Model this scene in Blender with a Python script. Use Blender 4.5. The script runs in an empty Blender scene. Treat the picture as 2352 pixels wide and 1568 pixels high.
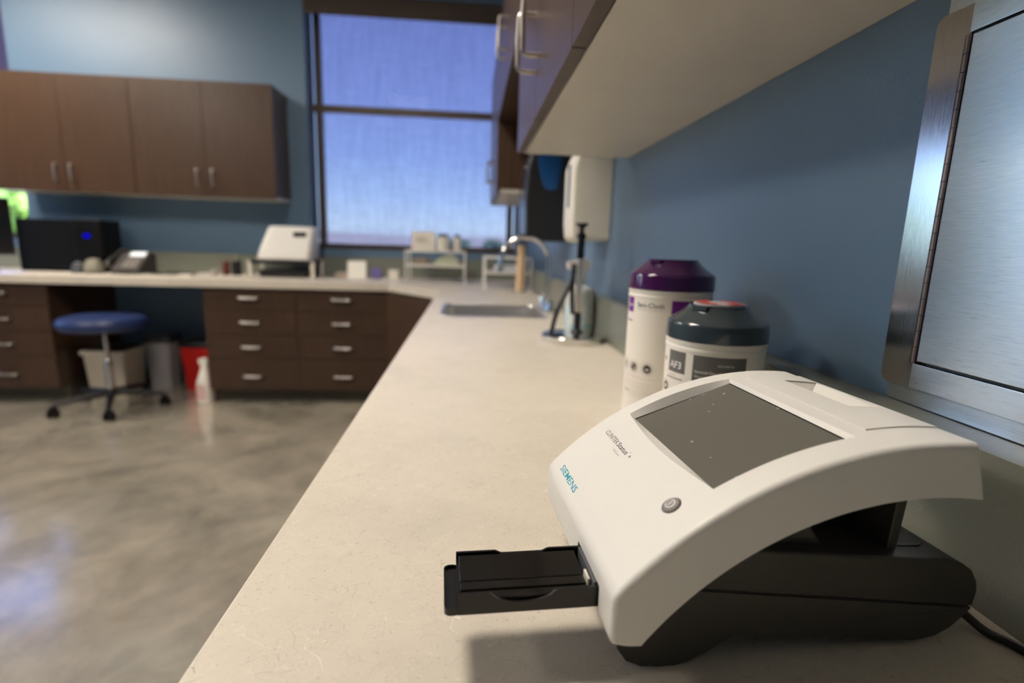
import bpy, bmesh, math, random
from mathutils import Vector, Matrix
random.seed(7)
S = bpy.context.scene
COL = S.collection
PI = math.pi
DEBUG = False
ROT = 0.25
# ------------------------------------------------------------------ camera
H = 0.85            # worktop height
ZC = 1.12151
YAW, PIT, ROL = -0.0848428, -0.182247, 0.0303497
cd = bpy.data.cameras.new('camera'); cam = bpy.data.objects.new('camera', cd); COL.objects.link(cam)
cd.sensor_width = 36.0; cd.sensor_fit = 'HORIZONTAL'; cd.lens = 1191.572*36/2352
f = Vector((-math.sin(YAW)*math.cos(PIT), math.cos(YAW)*math.cos(PIT), math.sin(PIT)))
r = Vector((math.cos(YAW), math.sin(YAW), 0)); u = r.cross(f)
r2 = math.cos(ROL)*r + math.sin(ROL)*u; u2 = -math.sin(ROL)*r + math.cos(ROL)*u
M = Matrix((r2, u2, -f)).transposed().to_4x4(); M.translation = (0, 0, ZC); cam.matrix_world = M
cd.clip_start = 0.01; cd.clip_end = 400
cd.dof.use_dof = True; cd.dof.focus_distance = 0.43; cd.dof.aperture_fstop = 3.1; cd.dof.aperture_blades = 9
S.camera = cam
# ------------------------------------------------------------------ world (daylight sky outside the windows)
W = bpy.data.worlds.new('world'); S.world = W; W.use_nodes = True
nt = W.node_tree; nt.nodes.clear()
def wn(t): return nt.nodes.new(t)
wo = wn('ShaderNodeOutputWorld'); bg = wn('ShaderNodeBackground'); tc = wn('ShaderNodeTexCoord')
sx = wn('ShaderNodeSeparateXYZ'); cr = wn('ShaderNodeValToRGB')
nt.links.new(tc.outputs['Generated'], sx.inputs[0]); nt.links.new(sx.outputs['Z'], cr.inputs[0])
nt.links.new(cr.outputs[0], bg.inputs[0]); nt.links.new(bg.outputs[0], wo.inputs[0])
e = cr.color_ramp.elements
e[0].position = 0.0; e[0].color = (.52, .60, .72, 1)
e[1].position = 1.0; e[1].color = (.03, .09, .34, 1)
for p_, c_ in ((.03, (.56, .74, .90, 1)), (.08, (.42, .61, .90, 1)), (.15, (.28, .42, .78, 1)), (.24, (.21, .30, .64, 1)), (.36, (.15, .21, .50, 1))):
    q = e.new(p_); q.color = c_
bg.inputs[1].default_value = 8.0
# ------------------------------------------------------------------ sun (falls on the trees outside, from behind the building)
sl = bpy.data.lights.new('sun', 'SUN'); sl.energy = 22; sl.angle = math.radians(.6); sl.color = (1, .95, .85)
so = bpy.data.objects.new('sun', sl); COL.objects.link(so)
so.rotation_euler = Vector((.55, -.35, .75)).to_track_quat('Z', 'Y').to_euler()
LAMP = 47.0         # brightness of the ceiling panels
SPOT = 260.0
# ------------------------------------------------------------------ exposure
vs = S.view_settings
vs.view_transform = 'Standard'; vs.look = 'None'; vs.gamma = 1.0; vs.use_curve_mapping = False
vs.exposure = 0.0
# ================================================================== helpers
def srgb(r, g, b):
    def c(v):
        v /= 255.0
        return v/12.92 if v <= .04045 else ((v+.055)/1.055)**2.4
    return (c(r), c(g), c(b), 1)
class NM:
    def __init__(s, name):
        s.m = bpy.data.materials.new(name); s.m.use_nodes = True; s.t = s.m.node_tree
        s.b = s.t.nodes['Principled BSDF']; s.o = s.t.nodes['Material Output']
    def n(s, t, **k):
        x = s.t.nodes.new(t)
        for a, v in k.items(): setattr(x, a, v)
        return x
    def l(s, a, b): s.t.links.new(a, b)
    def noise(s, scale, detail=3, rough=.5, dist=0, vec=None):
        x = s.n('ShaderNodeTexNoise'); x.inputs['Scale'].default_value = scale; x.inputs['Detail'].default_value = detail
        x.inputs['Roughness'].default_value = rough; x.inputs['Distortion'].default_value = dist
        if vec: s.l(vec, x.inputs['Vector'])
        return x.outputs['Fac']
    def coord(s, scale=(1, 1, 1), loc=(0, 0, 0), rot=(0, 0, 0), out='Object'):
        c = s.n('ShaderNodeTexCoord'); m = s.n('ShaderNodeMapping'); s.l(c.outputs[out], m.inputs[0])
        m.inputs['Scale'].default_value = scale; m.inputs['Location'].default_value = loc; m.inputs['Rotation'].default_value = rot
        return m.outputs[0]
    def ramp(s, fac, stops):
        x = s.n('ShaderNodeValToRGB'); s.l(fac, x.inputs[0]); e = x.color_ramp.elements
        while len(e) < len(stops): e.new(.5)
        for i, (p, c) in enumerate(stops): e[i].position = p; e[i].color = c if len(c) == 4 else (*c, 1)
        return x.outputs[0]
    def math(s, op, a, b=None, c=None):
        x = s.n('ShaderNodeMath', operation=op)
        for i, v in enumerate((a, b, c)):
            if v is None: continue
            if isinstance(v, (int, float)): x.inputs[i].default_value = v
            else: s.l(v, x.inputs[i])
        return x.outputs[0]
    def mix(s, fac, a, b):
        x = s.n('ShaderNodeMix', data_type='RGBA')
        for i, v in ((0, fac), (6, a), (7, b)):
            if isinstance(v, (int, float)): x.inputs[i].default_value = v
            elif isinstance(v, tuple): x.inputs[i].default_value = v
            else: s.l(v, x.inputs[i])
        return x.outputs[2]
    def bump(s, h, st=.1, dist=.001):
        x = s.n('ShaderNodeBump'); x.inputs['Strength'].default_value = st; x.inputs['Distance'].default_value = dist
        s.l(h, x.inputs['Height']); s.l(x.outputs[0], s.b.inputs['Normal'])
def plain(name, col, rough=.5, metal=0, spec=.5, coat=0, var=.04, bump=0, bs=400, **k):
    """procedural material: one colour with a faint mottling and optional grain"""
    q = NM(name); v = q.coord()
    n = q.noise(6, 3, vec=v)
    lo = tuple(c*(1-var) for c in col[:3])+(1,); hi = tuple(min(1, c*(1+var)) for c in col[:3])+(1,)
    q.l(q.ramp(n, [(.3, lo), (.7, hi)]), q.b.inputs['Base Color'])
    q.b.inputs['Roughness'].default_value = rough; q.b.inputs['Metallic'].default_value = metal
    q.b.inputs['Specular IOR Level'].default_value = spec; q.b.inputs['Coat Weight'].default_value = coat
    if bump: q.bump(q.noise(bs, 2, vec=v), bump, .0005)
    for a, b in k.items(): q.b.inputs[a].default_value = b
    return q.m
def emit(name, col, st):
    q = NM(name); q.b.inputs['Base Color'].default_value = (.8, .8, .8, 1)
    q.b.inputs['Emission Color'].default_value = col; q.b.inputs['Emission Strength'].default_value = st
    n = q.noise(20); q.l(q.math('MULTIPLY_ADD', n, .05*st, .97*st), q.b.inputs['Emission Strength'])
    return q.m
# ---- materials
def m_wall(name, col):
    q = NM(name); v = q.coord()
    q.l(q.ramp(q.noise(1.2, 3, vec=v), [(.3, tuple(c*.96 for c in col[:3])), (.7, tuple(c*1.04 for c in col[:3]))]), q.b.inputs['Base Color'])
    q.b.inputs['Roughness'].default_value = .33; q.b.inputs['Specular IOR Level'].default_value = .5
    q.bump(q.noise(380, 3, .6, vec=v), .5, .0011); return q.m
WALL = m_wall('blue_wall_paint', srgb(100, 126, 151))
CEIL = plain('ceiling_paint', srgb(220, 216, 208), .9)
def m_floor():
    q = NM('polished_concrete'); v = q.coord()
    a = q.noise(1.1, 6, .6, 1.2, v); b = q.noise(5, 5, .6, .6, v)
    m = q.math('MULTIPLY_ADD', b, .35, q.math('MULTIPLY', a, .75))
    c = q.ramp(m, [(.36, srgb(110, 104, 94)), (.5, srgb(138, 131, 117)), (.58, srgb(154, 146, 130)), (.7, srgb(172, 162, 144))])
    st = q.ramp(q.noise(2.3, 2, vec=q.coord(loc=(3, 1, 0))), [(.66, (0, 0, 0)), (.74, (1, 1, 1))])
    q.l(q.mix(q.math('MULTIPLY', st, .35), c, srgb(150, 118, 80)), q.b.inputs['Base Color'])
    q.l(q.math('MULTIPLY_ADD', b, .20, .10), q.b.inputs['Roughness'])
    q.b.inputs['Specular IOR Level'].default_value = .5; q.b.inputs['Coat Weight'].default_value = 1.0; q.b.inputs['Coat Roughness'].default_value = .15; q.b.inputs['Coat IOR'].default_value = 1.6; return q.m
FLOOR = m_floor()
def m_lam(name, base, dark, light, amt=1.0, rough=.42):
    """fibre-flecked laminate: short curled pale and brown hairs in a mottled ground"""
    q = NM(name); v = q.coord()
    g = q.noise(9, 5, .6, vec=v); fine = q.noise(900, 3, .7, vec=v)
    c = q.ramp(q.math('MULTIPLY_ADD', fine, .35, q.math('MULTIPLY', g, .65)), [(.32, tuple(x*.90 for x in base[:3])), (.5, base), (.68, tuple(min(1, x*1.06) for x in base[:3]))])
    def hair(scale, off, w, lo, hi, ms):
        n = q.noise(scale, 1.5, .5, .8, q.coord(loc=off)); d = q.math('ABSOLUTE', q.math('SUBTRACT', n, .5))
        line = q.math('SUBTRACT', 1.0, q.math('MINIMUM', q.math('DIVIDE', d, w), 1.0))
        mk = q.ramp(q.noise(ms, 1, vec=q.coord(loc=(off[1], off[0], 2))), [(lo, (0, 0, 0)), (hi, (1, 1, 1))])
        return q.math('MULTIPLY', line, mk)
    c = q.mix(q.math('MULTIPLY', hair(26, (1, 2, 0), .0035, .56, .62, 30), .75*amt), c, dark)
    c = q.mix(q.math('MULTIPLY', hair(60, (7, 2, 0), .006, .54, .62, 60), .5*amt), c, dark)
    c = q.mix(q.math('MULTIPLY', hair(22, (4, 9, 0), .0035, .55, .61, 26), .8*amt), c, light)
    c = q.mix(q.math('MULTIPLY', hair(75, (3, 5, 0), .008, .5, .6, 50), .5*amt), c, light)
    c = q.mix(q.math('MULTIPLY', hair(140, (2, 8, 0), .016, .46, .56, 90), .35*amt), c, dark)
    c = q.mix(q.math('MULTIPLY', hair(130, (6, 1, 0), .014, .46, .56, 80), .35*amt), c, light)
    sp = q.ramp(q.noise(300, 0, vec=v), [(.80, (0, 0, 0)), (.83, (1, 1, 1))])
    c = q.mix(q.math('MULTIPLY', sp, .3*amt), c, srgb(150, 120, 80))
    q.l(c, q.b.inputs['Base Color']); q.b.inputs['Roughness'].default_value = rough
    q.b.inputs['Specular IOR Level'].default_value = .4
    q.bump(q.noise(700, 2, vec=v), .06, .0004); return q.m
LAM = m_lam('fleck_laminate', srgb(211, 202, 186), srgb(140, 124, 102), srgb(240, 232, 216))
SPL = m_lam('grey_green_laminate', srgb(128, 131, 120), srgb(100, 98, 86), srgb(160, 160, 146), .5, .24)
def m_wood():
    q = NM('dark_brown_laminate'); v = q.coord(scale=(14, 14, 1.0))
    n = q.noise(4, 4, .6, .3, v)
    q.l(q.ramp(n, [(.3, srgb(63, 45, 31)), (.7, srgb(77, 56, 40))]), q.b.inputs['Base Color'])
    q.b.inputs['Roughness'].default_value = .36; q.b.inputs['Specular IOR Level'].default_value = .5; return q.m
WOOD = m_wood()
CREAM = plain('cream_melamine', srgb(194, 188, 176), .45)
TOE = plain('dark_toe_kick', srgb(84, 80, 68), .6)
NICK = plain('satin_nickel', (.46, .43, .40, 1), .36, 1)
CHROME = plain('chrome', (.80, .79, .77, 1), .12, 1)
def m_brush(name, col, rough, sc, ani=.5, rot=0):
    q = NM(name); v = q.coord(scale=sc); n = q.noise(420, 4, .75, vec=v)
    q.l(q.ramp(n, [(.25, tuple(c*.72 for c in col)), (.75, col)]), q.b.inputs['Base Color'])
    q.b.inputs['Metallic'].default_value = 1; q.b.inputs['Anisotropic'].default_value = ani; q.b.inputs['Anisotropic Rotation'].default_value = rot
    q.l(q.math('MULTIPLY_ADD', n, .16, rough-.08), q.b.inputs['Roughness'])
    q.bump(n, .12, .00012); return q.m
STEEL_H = m_brush('brushed_steel', (.66, .72, .76), .30, (1, .12, 4), .85, ROT)
STEEL_V = m_brush('brushed_steel_upright', (.58, .56, .54), .17, (1, 4, .12))
BRONZE = plain('bronze_window_frame', srgb(82, 70, 62), .45, .3)
BLACK = plain('black_plastic', (.012, .012, .013, 1), .35, bump=.1)
GLOSSB = plain('glossy_black_plastic', (.008, .008, .009, 1), .12)
DGREY = plain('charcoal_plastic', srgb(54, 52, 48), .5, bump=.15, bs=2500)
WHITEP = plain('white_abs', srgb(222, 219, 212), .42, bump=.06, bs=2500, var=.01)
WPL = plain('white_plastic', srgb(236, 230, 218), .4, **{'Subsurface Weight': .08})
OFFW = plain('off_white_plastic', srgb(222, 216, 200), .4)
TANW = plain('pale_wood', srgb(222, 190, 150), .5)
def m_glass():
    q = NM('window_glass'); t = q.n('ShaderNodeBsdfTransparent'); g = q.n('ShaderNodeBsdfGlossy'); x = q.n('ShaderNodeMixShader')
    fr = q.n('ShaderNodeFresnel'); fr.inputs[0].default_value = 1.45
    g.inputs['Roughness'].default_value = .02; t.inputs[0].default_value = (.93, .96, .95, 1)
    q.l(q.math('MULTIPLY', fr.outputs[0], .01), x.inputs[0]); q.l(t.outputs[0], x.inputs[1]); q.l(g.outputs[0], x.inputs[2]); q.l(x.outputs[0], q.o.inputs[0]); return q.m
GLASS = m_glass()
def m_shade():
    q = NM('woven_sun_screen'); t = q.n('ShaderNodeBsdfTransparent'); tr = q.n('ShaderNodeBsdfTranslucent'); x = q.n('ShaderNodeMixShader')
    v1 = q.noise(130, 5, .8, vec=q.coord(scale=(1, 1, .03))); v2 = q.noise(130, 5, .8, vec=q.coord(scale=(.03, .03, 1)))
    w = q.math('ADD', q.math('MULTIPLY', v1, .6), q.math('MULTIPLY', v2, .4))
    q.l(q.ramp(w, [(.40, (.37, .36, .39)), (.60, (.48, .47, .50))]), t.inputs[0])
    tr.inputs[0].default_value = (.10, .11, .20, 1); x.inputs[0].default_value = .22
    q.l(t.outputs[0], x.inputs[1]); q.l(tr.outputs[0], x.inputs[2]); q.l(x.outputs[0], q.o.inputs[0]); return q.m
SHADE = m_shade()
# ---- geometry
def new_bm(): return bmesh.new()
def box(bm, x0, x1, y0, y1, z0, z1, bev=0, seg=2):
    t = bmesh.new()
    bmesh.ops.create_cube(t, size=1)
    for v in t.verts:
        v.co = Vector(((x0+x1)/2+v.co.x*(x1-x0), (y0+y1)/2+v.co.y*(y1-y0), (z0+z1)/2+v.co.z*(z1-z0)))
    if bev: bmesh.ops.bevel(t, geom=t.edges[:], offset=bev, segments=seg, affect='EDGES', profile=.6, clamp_overlap=True)
    add(bm, t)
def add(bm, t, mat=None):
    me = bpy.data.meshes.new('t'); t.to_mesh(me); t.free()
    if mat: me.transform(mat)
    bm.from_mesh(me); bpy.data.meshes.remove(me)
def lathe(bm, prof, c=(0, 0, 0), n=48, mat=None):
    """profile [(radius, z)...] turned about z"""
    t = bmesh.new(); rings = []
    for r_, z in prof:
        if r_ < 1e-6: rings.append([t.verts.new((0, 0, z))])
        else: rings.append([t.verts.new((r_*math.cos(2*PI*i/n), r_*math.sin(2*PI*i/n), z)) for i in range(n)])
    for a, b in zip(rings, rings[1:]):
        for i in range(n):
            j = (i+1) % n
            if len(a) == 1 and len(b) == 1: continue
            if len(a) == 1: t.faces.new((a[0], b[i], b[j]))
            elif len(b) == 1: t.faces.new((a[i], b[0], a[j]))
            else: t.faces.new((a[i], b[i], b[j], a[j]))
    bmesh.ops.recalc_face_normals(t, faces=t.faces[:])
    m = Matrix.Translation(c) @ (mat or Matrix())
    add(bm, t, m)
def tube(bm, pts, rad, n=12, closed=False, caps=True):
    pts = [Vector(p) for p in pts]; t = bmesh.new(); rings = []
    rs = rad if isinstance(rad, (list, tuple)) else [rad]*len(pts)
    up = None
    for i, p in enumerate(pts):
        d = (pts[min(i+1, len(pts)-1)]-pts[max(i-1, 0)]).normalized()
        if up is None:
            a = Vector((0, 0, 1)) if abs(d.z) < .9 else Vector((1, 0, 0)); up = (a-d*a.dot(d)).normalized()
        else: up = (up-d*up.dot(d)).normalized()
        s = d.cross(up)
        rings.append([t.verts.new(p+(up*math.cos(2*PI*k/n)+s*math.sin(2*PI*k/n))*rs[i]) for k in range(n)])
    for a, b in zip(rings, rings[1:]):
        for k in range(n): t.faces.new((a[k], a[(k+1) % n], b[(k+1) % n], b[k]))
    if caps: t.faces.new(rings[0][::-1]); t.faces.new(rings[-1])
    bmesh.ops.recalc_face_normals(t, faces=t.faces[:]); add(bm, t)
def smooth(pts, k=6):
    """Catmull-Rom through the points"""
    P = [Vector(p) for p in pts]; o = []
    for i in range(len(P)-1):
        a, b, c, d = P[max(i-1, 0)], P[i], P[i+1], P[min(i+2, len(P)-1)]
        for j in range(k):
            t = j/k
            o.append(.5*((2*b)+(c-a)*t+(2*a-5*b+4*c-d)*t*t+(3*b-a-3*c+d)*t**3))
    o.append(P[-1]); return o
def prism(bm, poly, a0, a1, axis='y', bev=0, seg=2, mat=None):
    """extrude a polygon: axis y -> poly in (x,z); axis z -> (x,y); axis x -> (y,z)"""
    t = bmesh.new()
    def P(p, a):
        return {'y': (p[0], a, p[1]), 'z': (p[0], p[1], a), 'x': (a, p[0], p[1])}[axis]
    lo = [t.verts.new(P(p, a0)) for p in poly]; hi = [t.verts.new(P(p, a1)) for p in poly]
    n = len(poly)
    t.faces.new(lo); t.faces.new(hi[::-1])
    for i in range(n): t.faces.new((lo[i], hi[i], hi[(i+1) % n], lo[(i+1) % n]))
    bmesh.ops.recalc_face_normals(t, faces=t.faces[:])
    if bev:
        ed = [e_ for e_ in t.edges if len(e_.link_faces) == 2 and e_.calc_face_angle(0) > .5]
        bmesh.ops.bevel(t, geom=ed, offset=bev, segments=seg, affect='EDGES', profile=.5, clamp_overlap=True)
    add(bm, t, mat)
def loft(bm, loops, caps=True):
    t = bmesh.new(); R = [[t.verts.new(p) for p in L] for L in loops]; n = len(R[0])
    for a, b in zip(R, R[1:]):
        for i in range(n): t.faces.new((a[i], a[(i+1) % n], b[(i+1) % n], b[i]))
    if caps: t.faces.new(R[0][::-1]); t.faces.new(R[-1])
    bmesh.ops.recalc_face_normals(t, faces=t.faces[:]); add(bm, t)
def rrect(x0, x1, y0, y1, r_, z, n=5):
    o = []
    for cx, cy, a in ((x1-r_, y1-r_, 0), (x0+r_, y1-r_, PI/2), (x0+r_, y0+r_, PI), (x1-r_, y0+r_, 1.5*PI)):
        for i in range(n+1):
            t = a+PI/2*i/n; o.append((cx+r_*math.cos(t), cy+r_*math.sin(t), z))
    return o
def ob(name, bm, mat, parent=None, world=True, angle=35, **props):
    """link a bmesh as ONE mesh object; under a parent the given coordinates are the scene's unless world=False"""
    me = bpy.data.meshes.new(name); bm.to_mesh(me); bm.free()
    if world:
        p = parent
        while p is not None: me.transform(Matrix.Translation(-p.location)); p = p.parent
    return ob_me(name, me, mat, parent, angle, **props)
def ob_me(name, me, mat, parent=None, angle=35, **props):
    me.name = name
    o = bpy.data.objects.new(name, me); COL.objects.link(o)
    for m in (mat if isinstance(mat, (list, tuple)) else [mat]): me.materials.append(m)
    for p in me.polygons: p.use_smooth = True
    me.set_sharp_from_angle(angle=math.radians(angle))
    w = o.modifiers.new('weighted_normals', 'WEIGHTED_NORMAL'); w.keep_sharp = True; w.weight = 80
    if parent is not None: o.parent = parent
    for k, v in props.items(): o[k] = v
    return o
def thing(name, label, cat, loc=(0, 0, 0), rot=0, group=None):
    o = bpy.data.objects.new(name, None); COL.objects.link(o); o.empty_display_size = .05
    o.location = loc; o.rotation_euler = (0, 0, rot); o['label'] = label; o['category'] = cat
    if group: o['group'] = group
    return o
def tag(o, label, cat, group=None):
    o['label'] = label; o['category'] = cat
    if group: o['group'] = group
    return o
def struct(name, bm, mat, **k):
    o = ob(name, bm, mat, **k); o['kind'] = 'structure'; return o
def cut(o, bm):
    """boolean difference, baked into the mesh"""
    me = bpy.data.meshes.new('cutter'); bm.to_mesh(me); bm.free()
    c = bpy.data.objects.new('cutter', me); COL.objects.link(c); c.parent = o.parent
    for x in list(o.modifiers): o.modifiers.remove(x)
    md = o.modifiers.new('b', 'BOOLEAN'); md.object = c; md.operation = 'DIFFERENCE'; md.solver = 'EXACT'
    bpy.context.view_layer.update()
    dg = bpy.context.evaluated_depsgraph_get()
    nm = bpy.data.meshes.new_from_object(o.evaluated_get(dg)); o.modifiers.remove(md); old = o.data; nm.name = old.name; o.data = nm
    bpy.data.objects.remove(c); bpy.data.meshes.remove(me)
    if DEBUG: print('CUT', o.name, len(old.polygons), len(nm.polygons))
    for p in nm.polygons: p.use_smooth = True
    nm.set_sharp_from_angle(angle=math.radians(30))
    w = o.modifiers.new('weighted_normals', 'WEIGHTED_NORMAL'); w.keep_sharp = True; w.weight = 80
def arc_normals(o, R, cx, cz):
    """true radial normals on the part of a mesh that lies on a cylinder about local y; flat sides keep their own"""
    o.modifiers.clear(); me = o.data; N = [Vector(n.vector) for n in me.corner_normals]; V = me.vertices
    for p in me.polygons:
        on = all(abs(math.hypot(V[i].co.x-cx, V[i].co.z-cz)-R) < 2e-5 for i in p.vertices)
        for l in p.loop_indices:
            if on:
                c = V[me.loops[l].vertex_index].co; n = Vector((c.x-cx, 0, c.z-cz)).normalized()
                N[l] = n if n.dot(p.normal) > 0 else -n
            elif abs(p.normal.y) > .9999: N[l] = p.normal.copy()
    me.normals_split_custom_set([tuple(n) for n in N])
def letters(body, w=None, h=None, bold=False, space=1.0):
    """text as a flat mesh: left baseline at 0,0; cap height h, width w"""
    cu = bpy.data.curves.new('t', 'FONT'); cu.body = body; cu.resolution_u = 3; cu.space_character = space
    cu.fill_mode = 'FRONT'
    if bold: cu.offset = .009
    t = bpy.data.objects.new('t', cu); COL.objects.link(t); bpy.context.view_layer.update()
    me = bpy.data.meshes.new_from_object(t.evaluated_get(bpy.context.evaluated_depsgraph_get()))
    bpy.data.objects.remove(t); bpy.data.curves.remove(cu)
    xs = [v.co.x for v in me.vertices]; ys = [v.co.y for v in me.vertices]
    sx = w/(max(xs)-min(xs)) if w else None; sy = h/.7 if h else None
    sx = sx or sy; sy = sy or sx; x0 = min(xs)
    for v in me.vertices: v.co = Vector(((v.co.x-x0)*sx, v.co.y*sy, 0))
    return me
def wrap(bm, me, fn):
    for v in me.vertices: v.co = Vector(fn(v.co.x, v.co.y))
    bm.from_mesh(me); bpy.data.meshes.remove(me)
def quad_grid(bm, x0, x1, y0, y1, fn, nx=8, ny=2):
    g = [[bm.verts.new(fn(x0+(x1-x0)*i/nx, y0+(y1-y0)*j/ny)) for j in range(ny+1)] for i in range(nx+1)]
    for i in range(nx):
        for j in range(ny): bm.faces.new((g[i][j], g[i+1][j], g[i+1][j+1], g[i][j+1]))
def ring_grid(bm, cx, cy, ra, rb, fn, n=28):
    g = [[bm.verts.new(fn(cx+q*math.cos(2*PI*i/n), cy+q*math.sin(2*PI*i/n))) for q in (ra, rb)] for i in range(n)]
    for i in range(n): bm.faces.new((g[i][0], g[i][1], g[(i+1) % n][1], g[(i+1) % n][0]))
# ================================================================== room shell
XW, YB, XL, YN, ZT = .4493, 4.199, -5.6, -3.0, 3.0
TH = .3
def wall_x(name, y, y2, x0, x1, holes, mat):
    """wall standing along x between y and y2 with rectangular openings (x0,x1,z0,z1)"""
    bm = new_bm(); xs = sorted(set([x0, x1]+[h[0] for h in holes]+[h[1] for h in holes])); zs = sorted(set([0, ZT]+[h[2] for h in holes]+[h[3] for h in holes]))
    for a, b in zip(xs, xs[1:]):
        for c, d in zip(zs, zs[1:]):
            if any(h[0] <= a and b <= h[1] and h[2] <= c and d <= h[3] for h in holes): continue
            box(bm, a, b, y, y2, c, d)
    bmesh.ops.remove_doubles(bm, verts=bm.verts, dist=1e-5)
    return struct(name, bm, mat)
def wall_y(name, x, x2, y0, y1, holes, mat):
    bm = new_bm(); ys = sorted(set([y0, y1]+[h[0] for h in holes]+[h[1] for h in holes])); zs = sorted(set([0, ZT]+[h[2] for h in holes]+[h[3] for h in holes]))
    for a, b in zip(ys, ys[1:]):
        for c, d in zip(zs, zs[1:]):
            if any(h[0] <= a and b <= h[1] and h[2] <= c and d <= h[3] for h in holes): continue
            box(bm, x, x2, a, b, c, d)
    bmesh.ops.remove_doubles(bm, verts=bm.verts, dist=1e-5)
    return struct(name, bm, mat)
WB = (-1.22, .37, 1.055, 2.86); WB2 = (-5.5, -3.245, 1.06, 2.80); WL = (2.8, 4.05, 1.0, 2.7)
wall_x('wall_back', YB, YB+TH, XL-TH, XW+TH, [WB, WB2], WALL)
wall_y('wall_right', XW, XW+TH, YN-TH, YB, [], WALL)
wall_y('wall_left', XL-TH, XL, YN-TH, YB, [WL], WALL)
wall_x('wall_front', YN-TH, YN, XL, XW, [], WALL)
b = new_bm(); box(b, XL-TH, XW+TH, YN-TH, YB+TH, -.1, 0); struct('floor', b, FLOOR)
b = new_bm(); box(b, XL-TH, XW+TH, YN-TH, YB+TH, ZT, ZT+.1); struct('ceiling', b, CEIL)
b = new_bm(); box(b, XL, -3.9, YB-.012, YB, 0, .1, .003); struct('baseboard_back', b, TOE)
b = new_bm(); box(b, XL, XL+.012, YN, YB-.012, 0, .1, .003); struct('baseboard_left', b, TOE)
# back window: bronze frame with a cross bar, glass, outer woven sun screen, valance over the head
def window_x(name, o, y, bars, fw=.055):
    x0, x1, z0, z1 = o; bm = new_bm()
    box(bm, x0, x0+fw, y, y+.05, z0, z1, .003); box(bm, x1-fw, x1, y, y+.05, z0, z1, .003)
    box(bm, x0+fw, x1-fw, y, y+.05, z0, z0+.045, .003); box(bm, x0+fw, x1-fw, y, y+.05, z1-fw, z1, .003)
    for z in bars: box(bm, x0+fw, x1-fw, y+.002, y+.048, z-.026, z+.026, .003)
    w = struct(name, bm, BRONZE)
    g = new_bm(); box(g, x0+fw, x1-fw, y+.03, y+.036, z0+.045, z1-fw); ob('pane', g, GLASS, w)
    return w
w1 = window_x('window_1', WB, YB+.12, [2.112], .012)
g = new_bm(); box(g, WB[0]+.028, WB[0]+.078, YB+.12, YB+.171, WB[2]+.045, WB[3]-.012, .003); box(g, WB[1]-.075, WB[1]-.03, YB+.12, YB+.171, WB[2]+.045, WB[3]-.012, .003); ob('side_channel', g, BRONZE, w1)
g = new_bm(); box(g, WB[0]+.017, WB[1]-.001, YB+.174, YB+.1755, WB[2]+.001, WB[3]-.001); ob('sun_screen', g, SHADE, w1)
w2 = window_x('window_2', WB2, YB+.24, [])
def window_y(name, o, x, bars):
    y0, y1, z0, z1 = o; bm = new_bm(); fw = .055
    for a in (y0, y1-fw, (y0+y1-fw)/2): box(bm, x-.05, x, a, a+fw, z0, z1, .003)
    for a in (z0, z1-fw): box(bm, x-.049, x-.001, y0, y1, a, a+fw, .003)
    for z in bars: box(bm, x-.048, x-.002, y0, y1, z-.026, z+.026, .003)
    w = struct(name, bm, BRONZE)
    g = new_bm(); box(g, x-.034, x-.028, y0+fw, y1-fw, z0+fw, z1-fw); ob('pane', g, GLASS, w)
    return w
window_y('window_3', WL, XL-.14, [2.1])
# valance with the rolled shade above the back window
t = thing('window_valance', 'bronze box valance across the head of the big window', 'valance', (-.42, YB+.05, 2.72))
b = new_bm(); prism(b, [(YB-.015, 2.715), (YB-.015, 2.85), (YB+.10, 2.85), (YB+.10, 2.84), (YB-.003, 2.84), (YB-.003, 2.715)], WB[0]+.004, WB[1]-.004, 'x', .002); ob('fascia', b, BRONZE, t)
b = new_bm(); tube(b, [(WB[0]+.02, YB+.05, 2.79), (WB[1]-.02, YB+.05, 2.79)], .032, 20); ob('roller', b, plain('rolled_shade_cloth', srgb(70, 70, 80), .8), t)
# indigo roller shade half down in the left back window
t = thing('roller_shade', 'dark indigo roller shade part way down at the top left corner of the photo', 'shade', (-4.1, YB+.07, 2.75))
SHD = plain('indigo_shade_cloth', srgb(52, 50, 92), .8, bump=.2)
b = new_bm(); box(b, WB2[0]+.02, WB2[1]-.012, YB+.069, YB+.071, 2.17, 2.75); ob('cloth', b, SHD, t)
b = new_bm(); box(b, WB2[0]+.02, WB2[1]-.012, YB+.063, YB+.077, 2.145, 2.17, .004); ob('bottom_bar', b, BRONZE, t)
b = new_bm(); tube(b, [(WB2[0]+.02, YB+.07, 2.76), (WB2[1]-.012, YB+.07, 2.76)], .025, 20); ob('roller', b, SHD, t)
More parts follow.
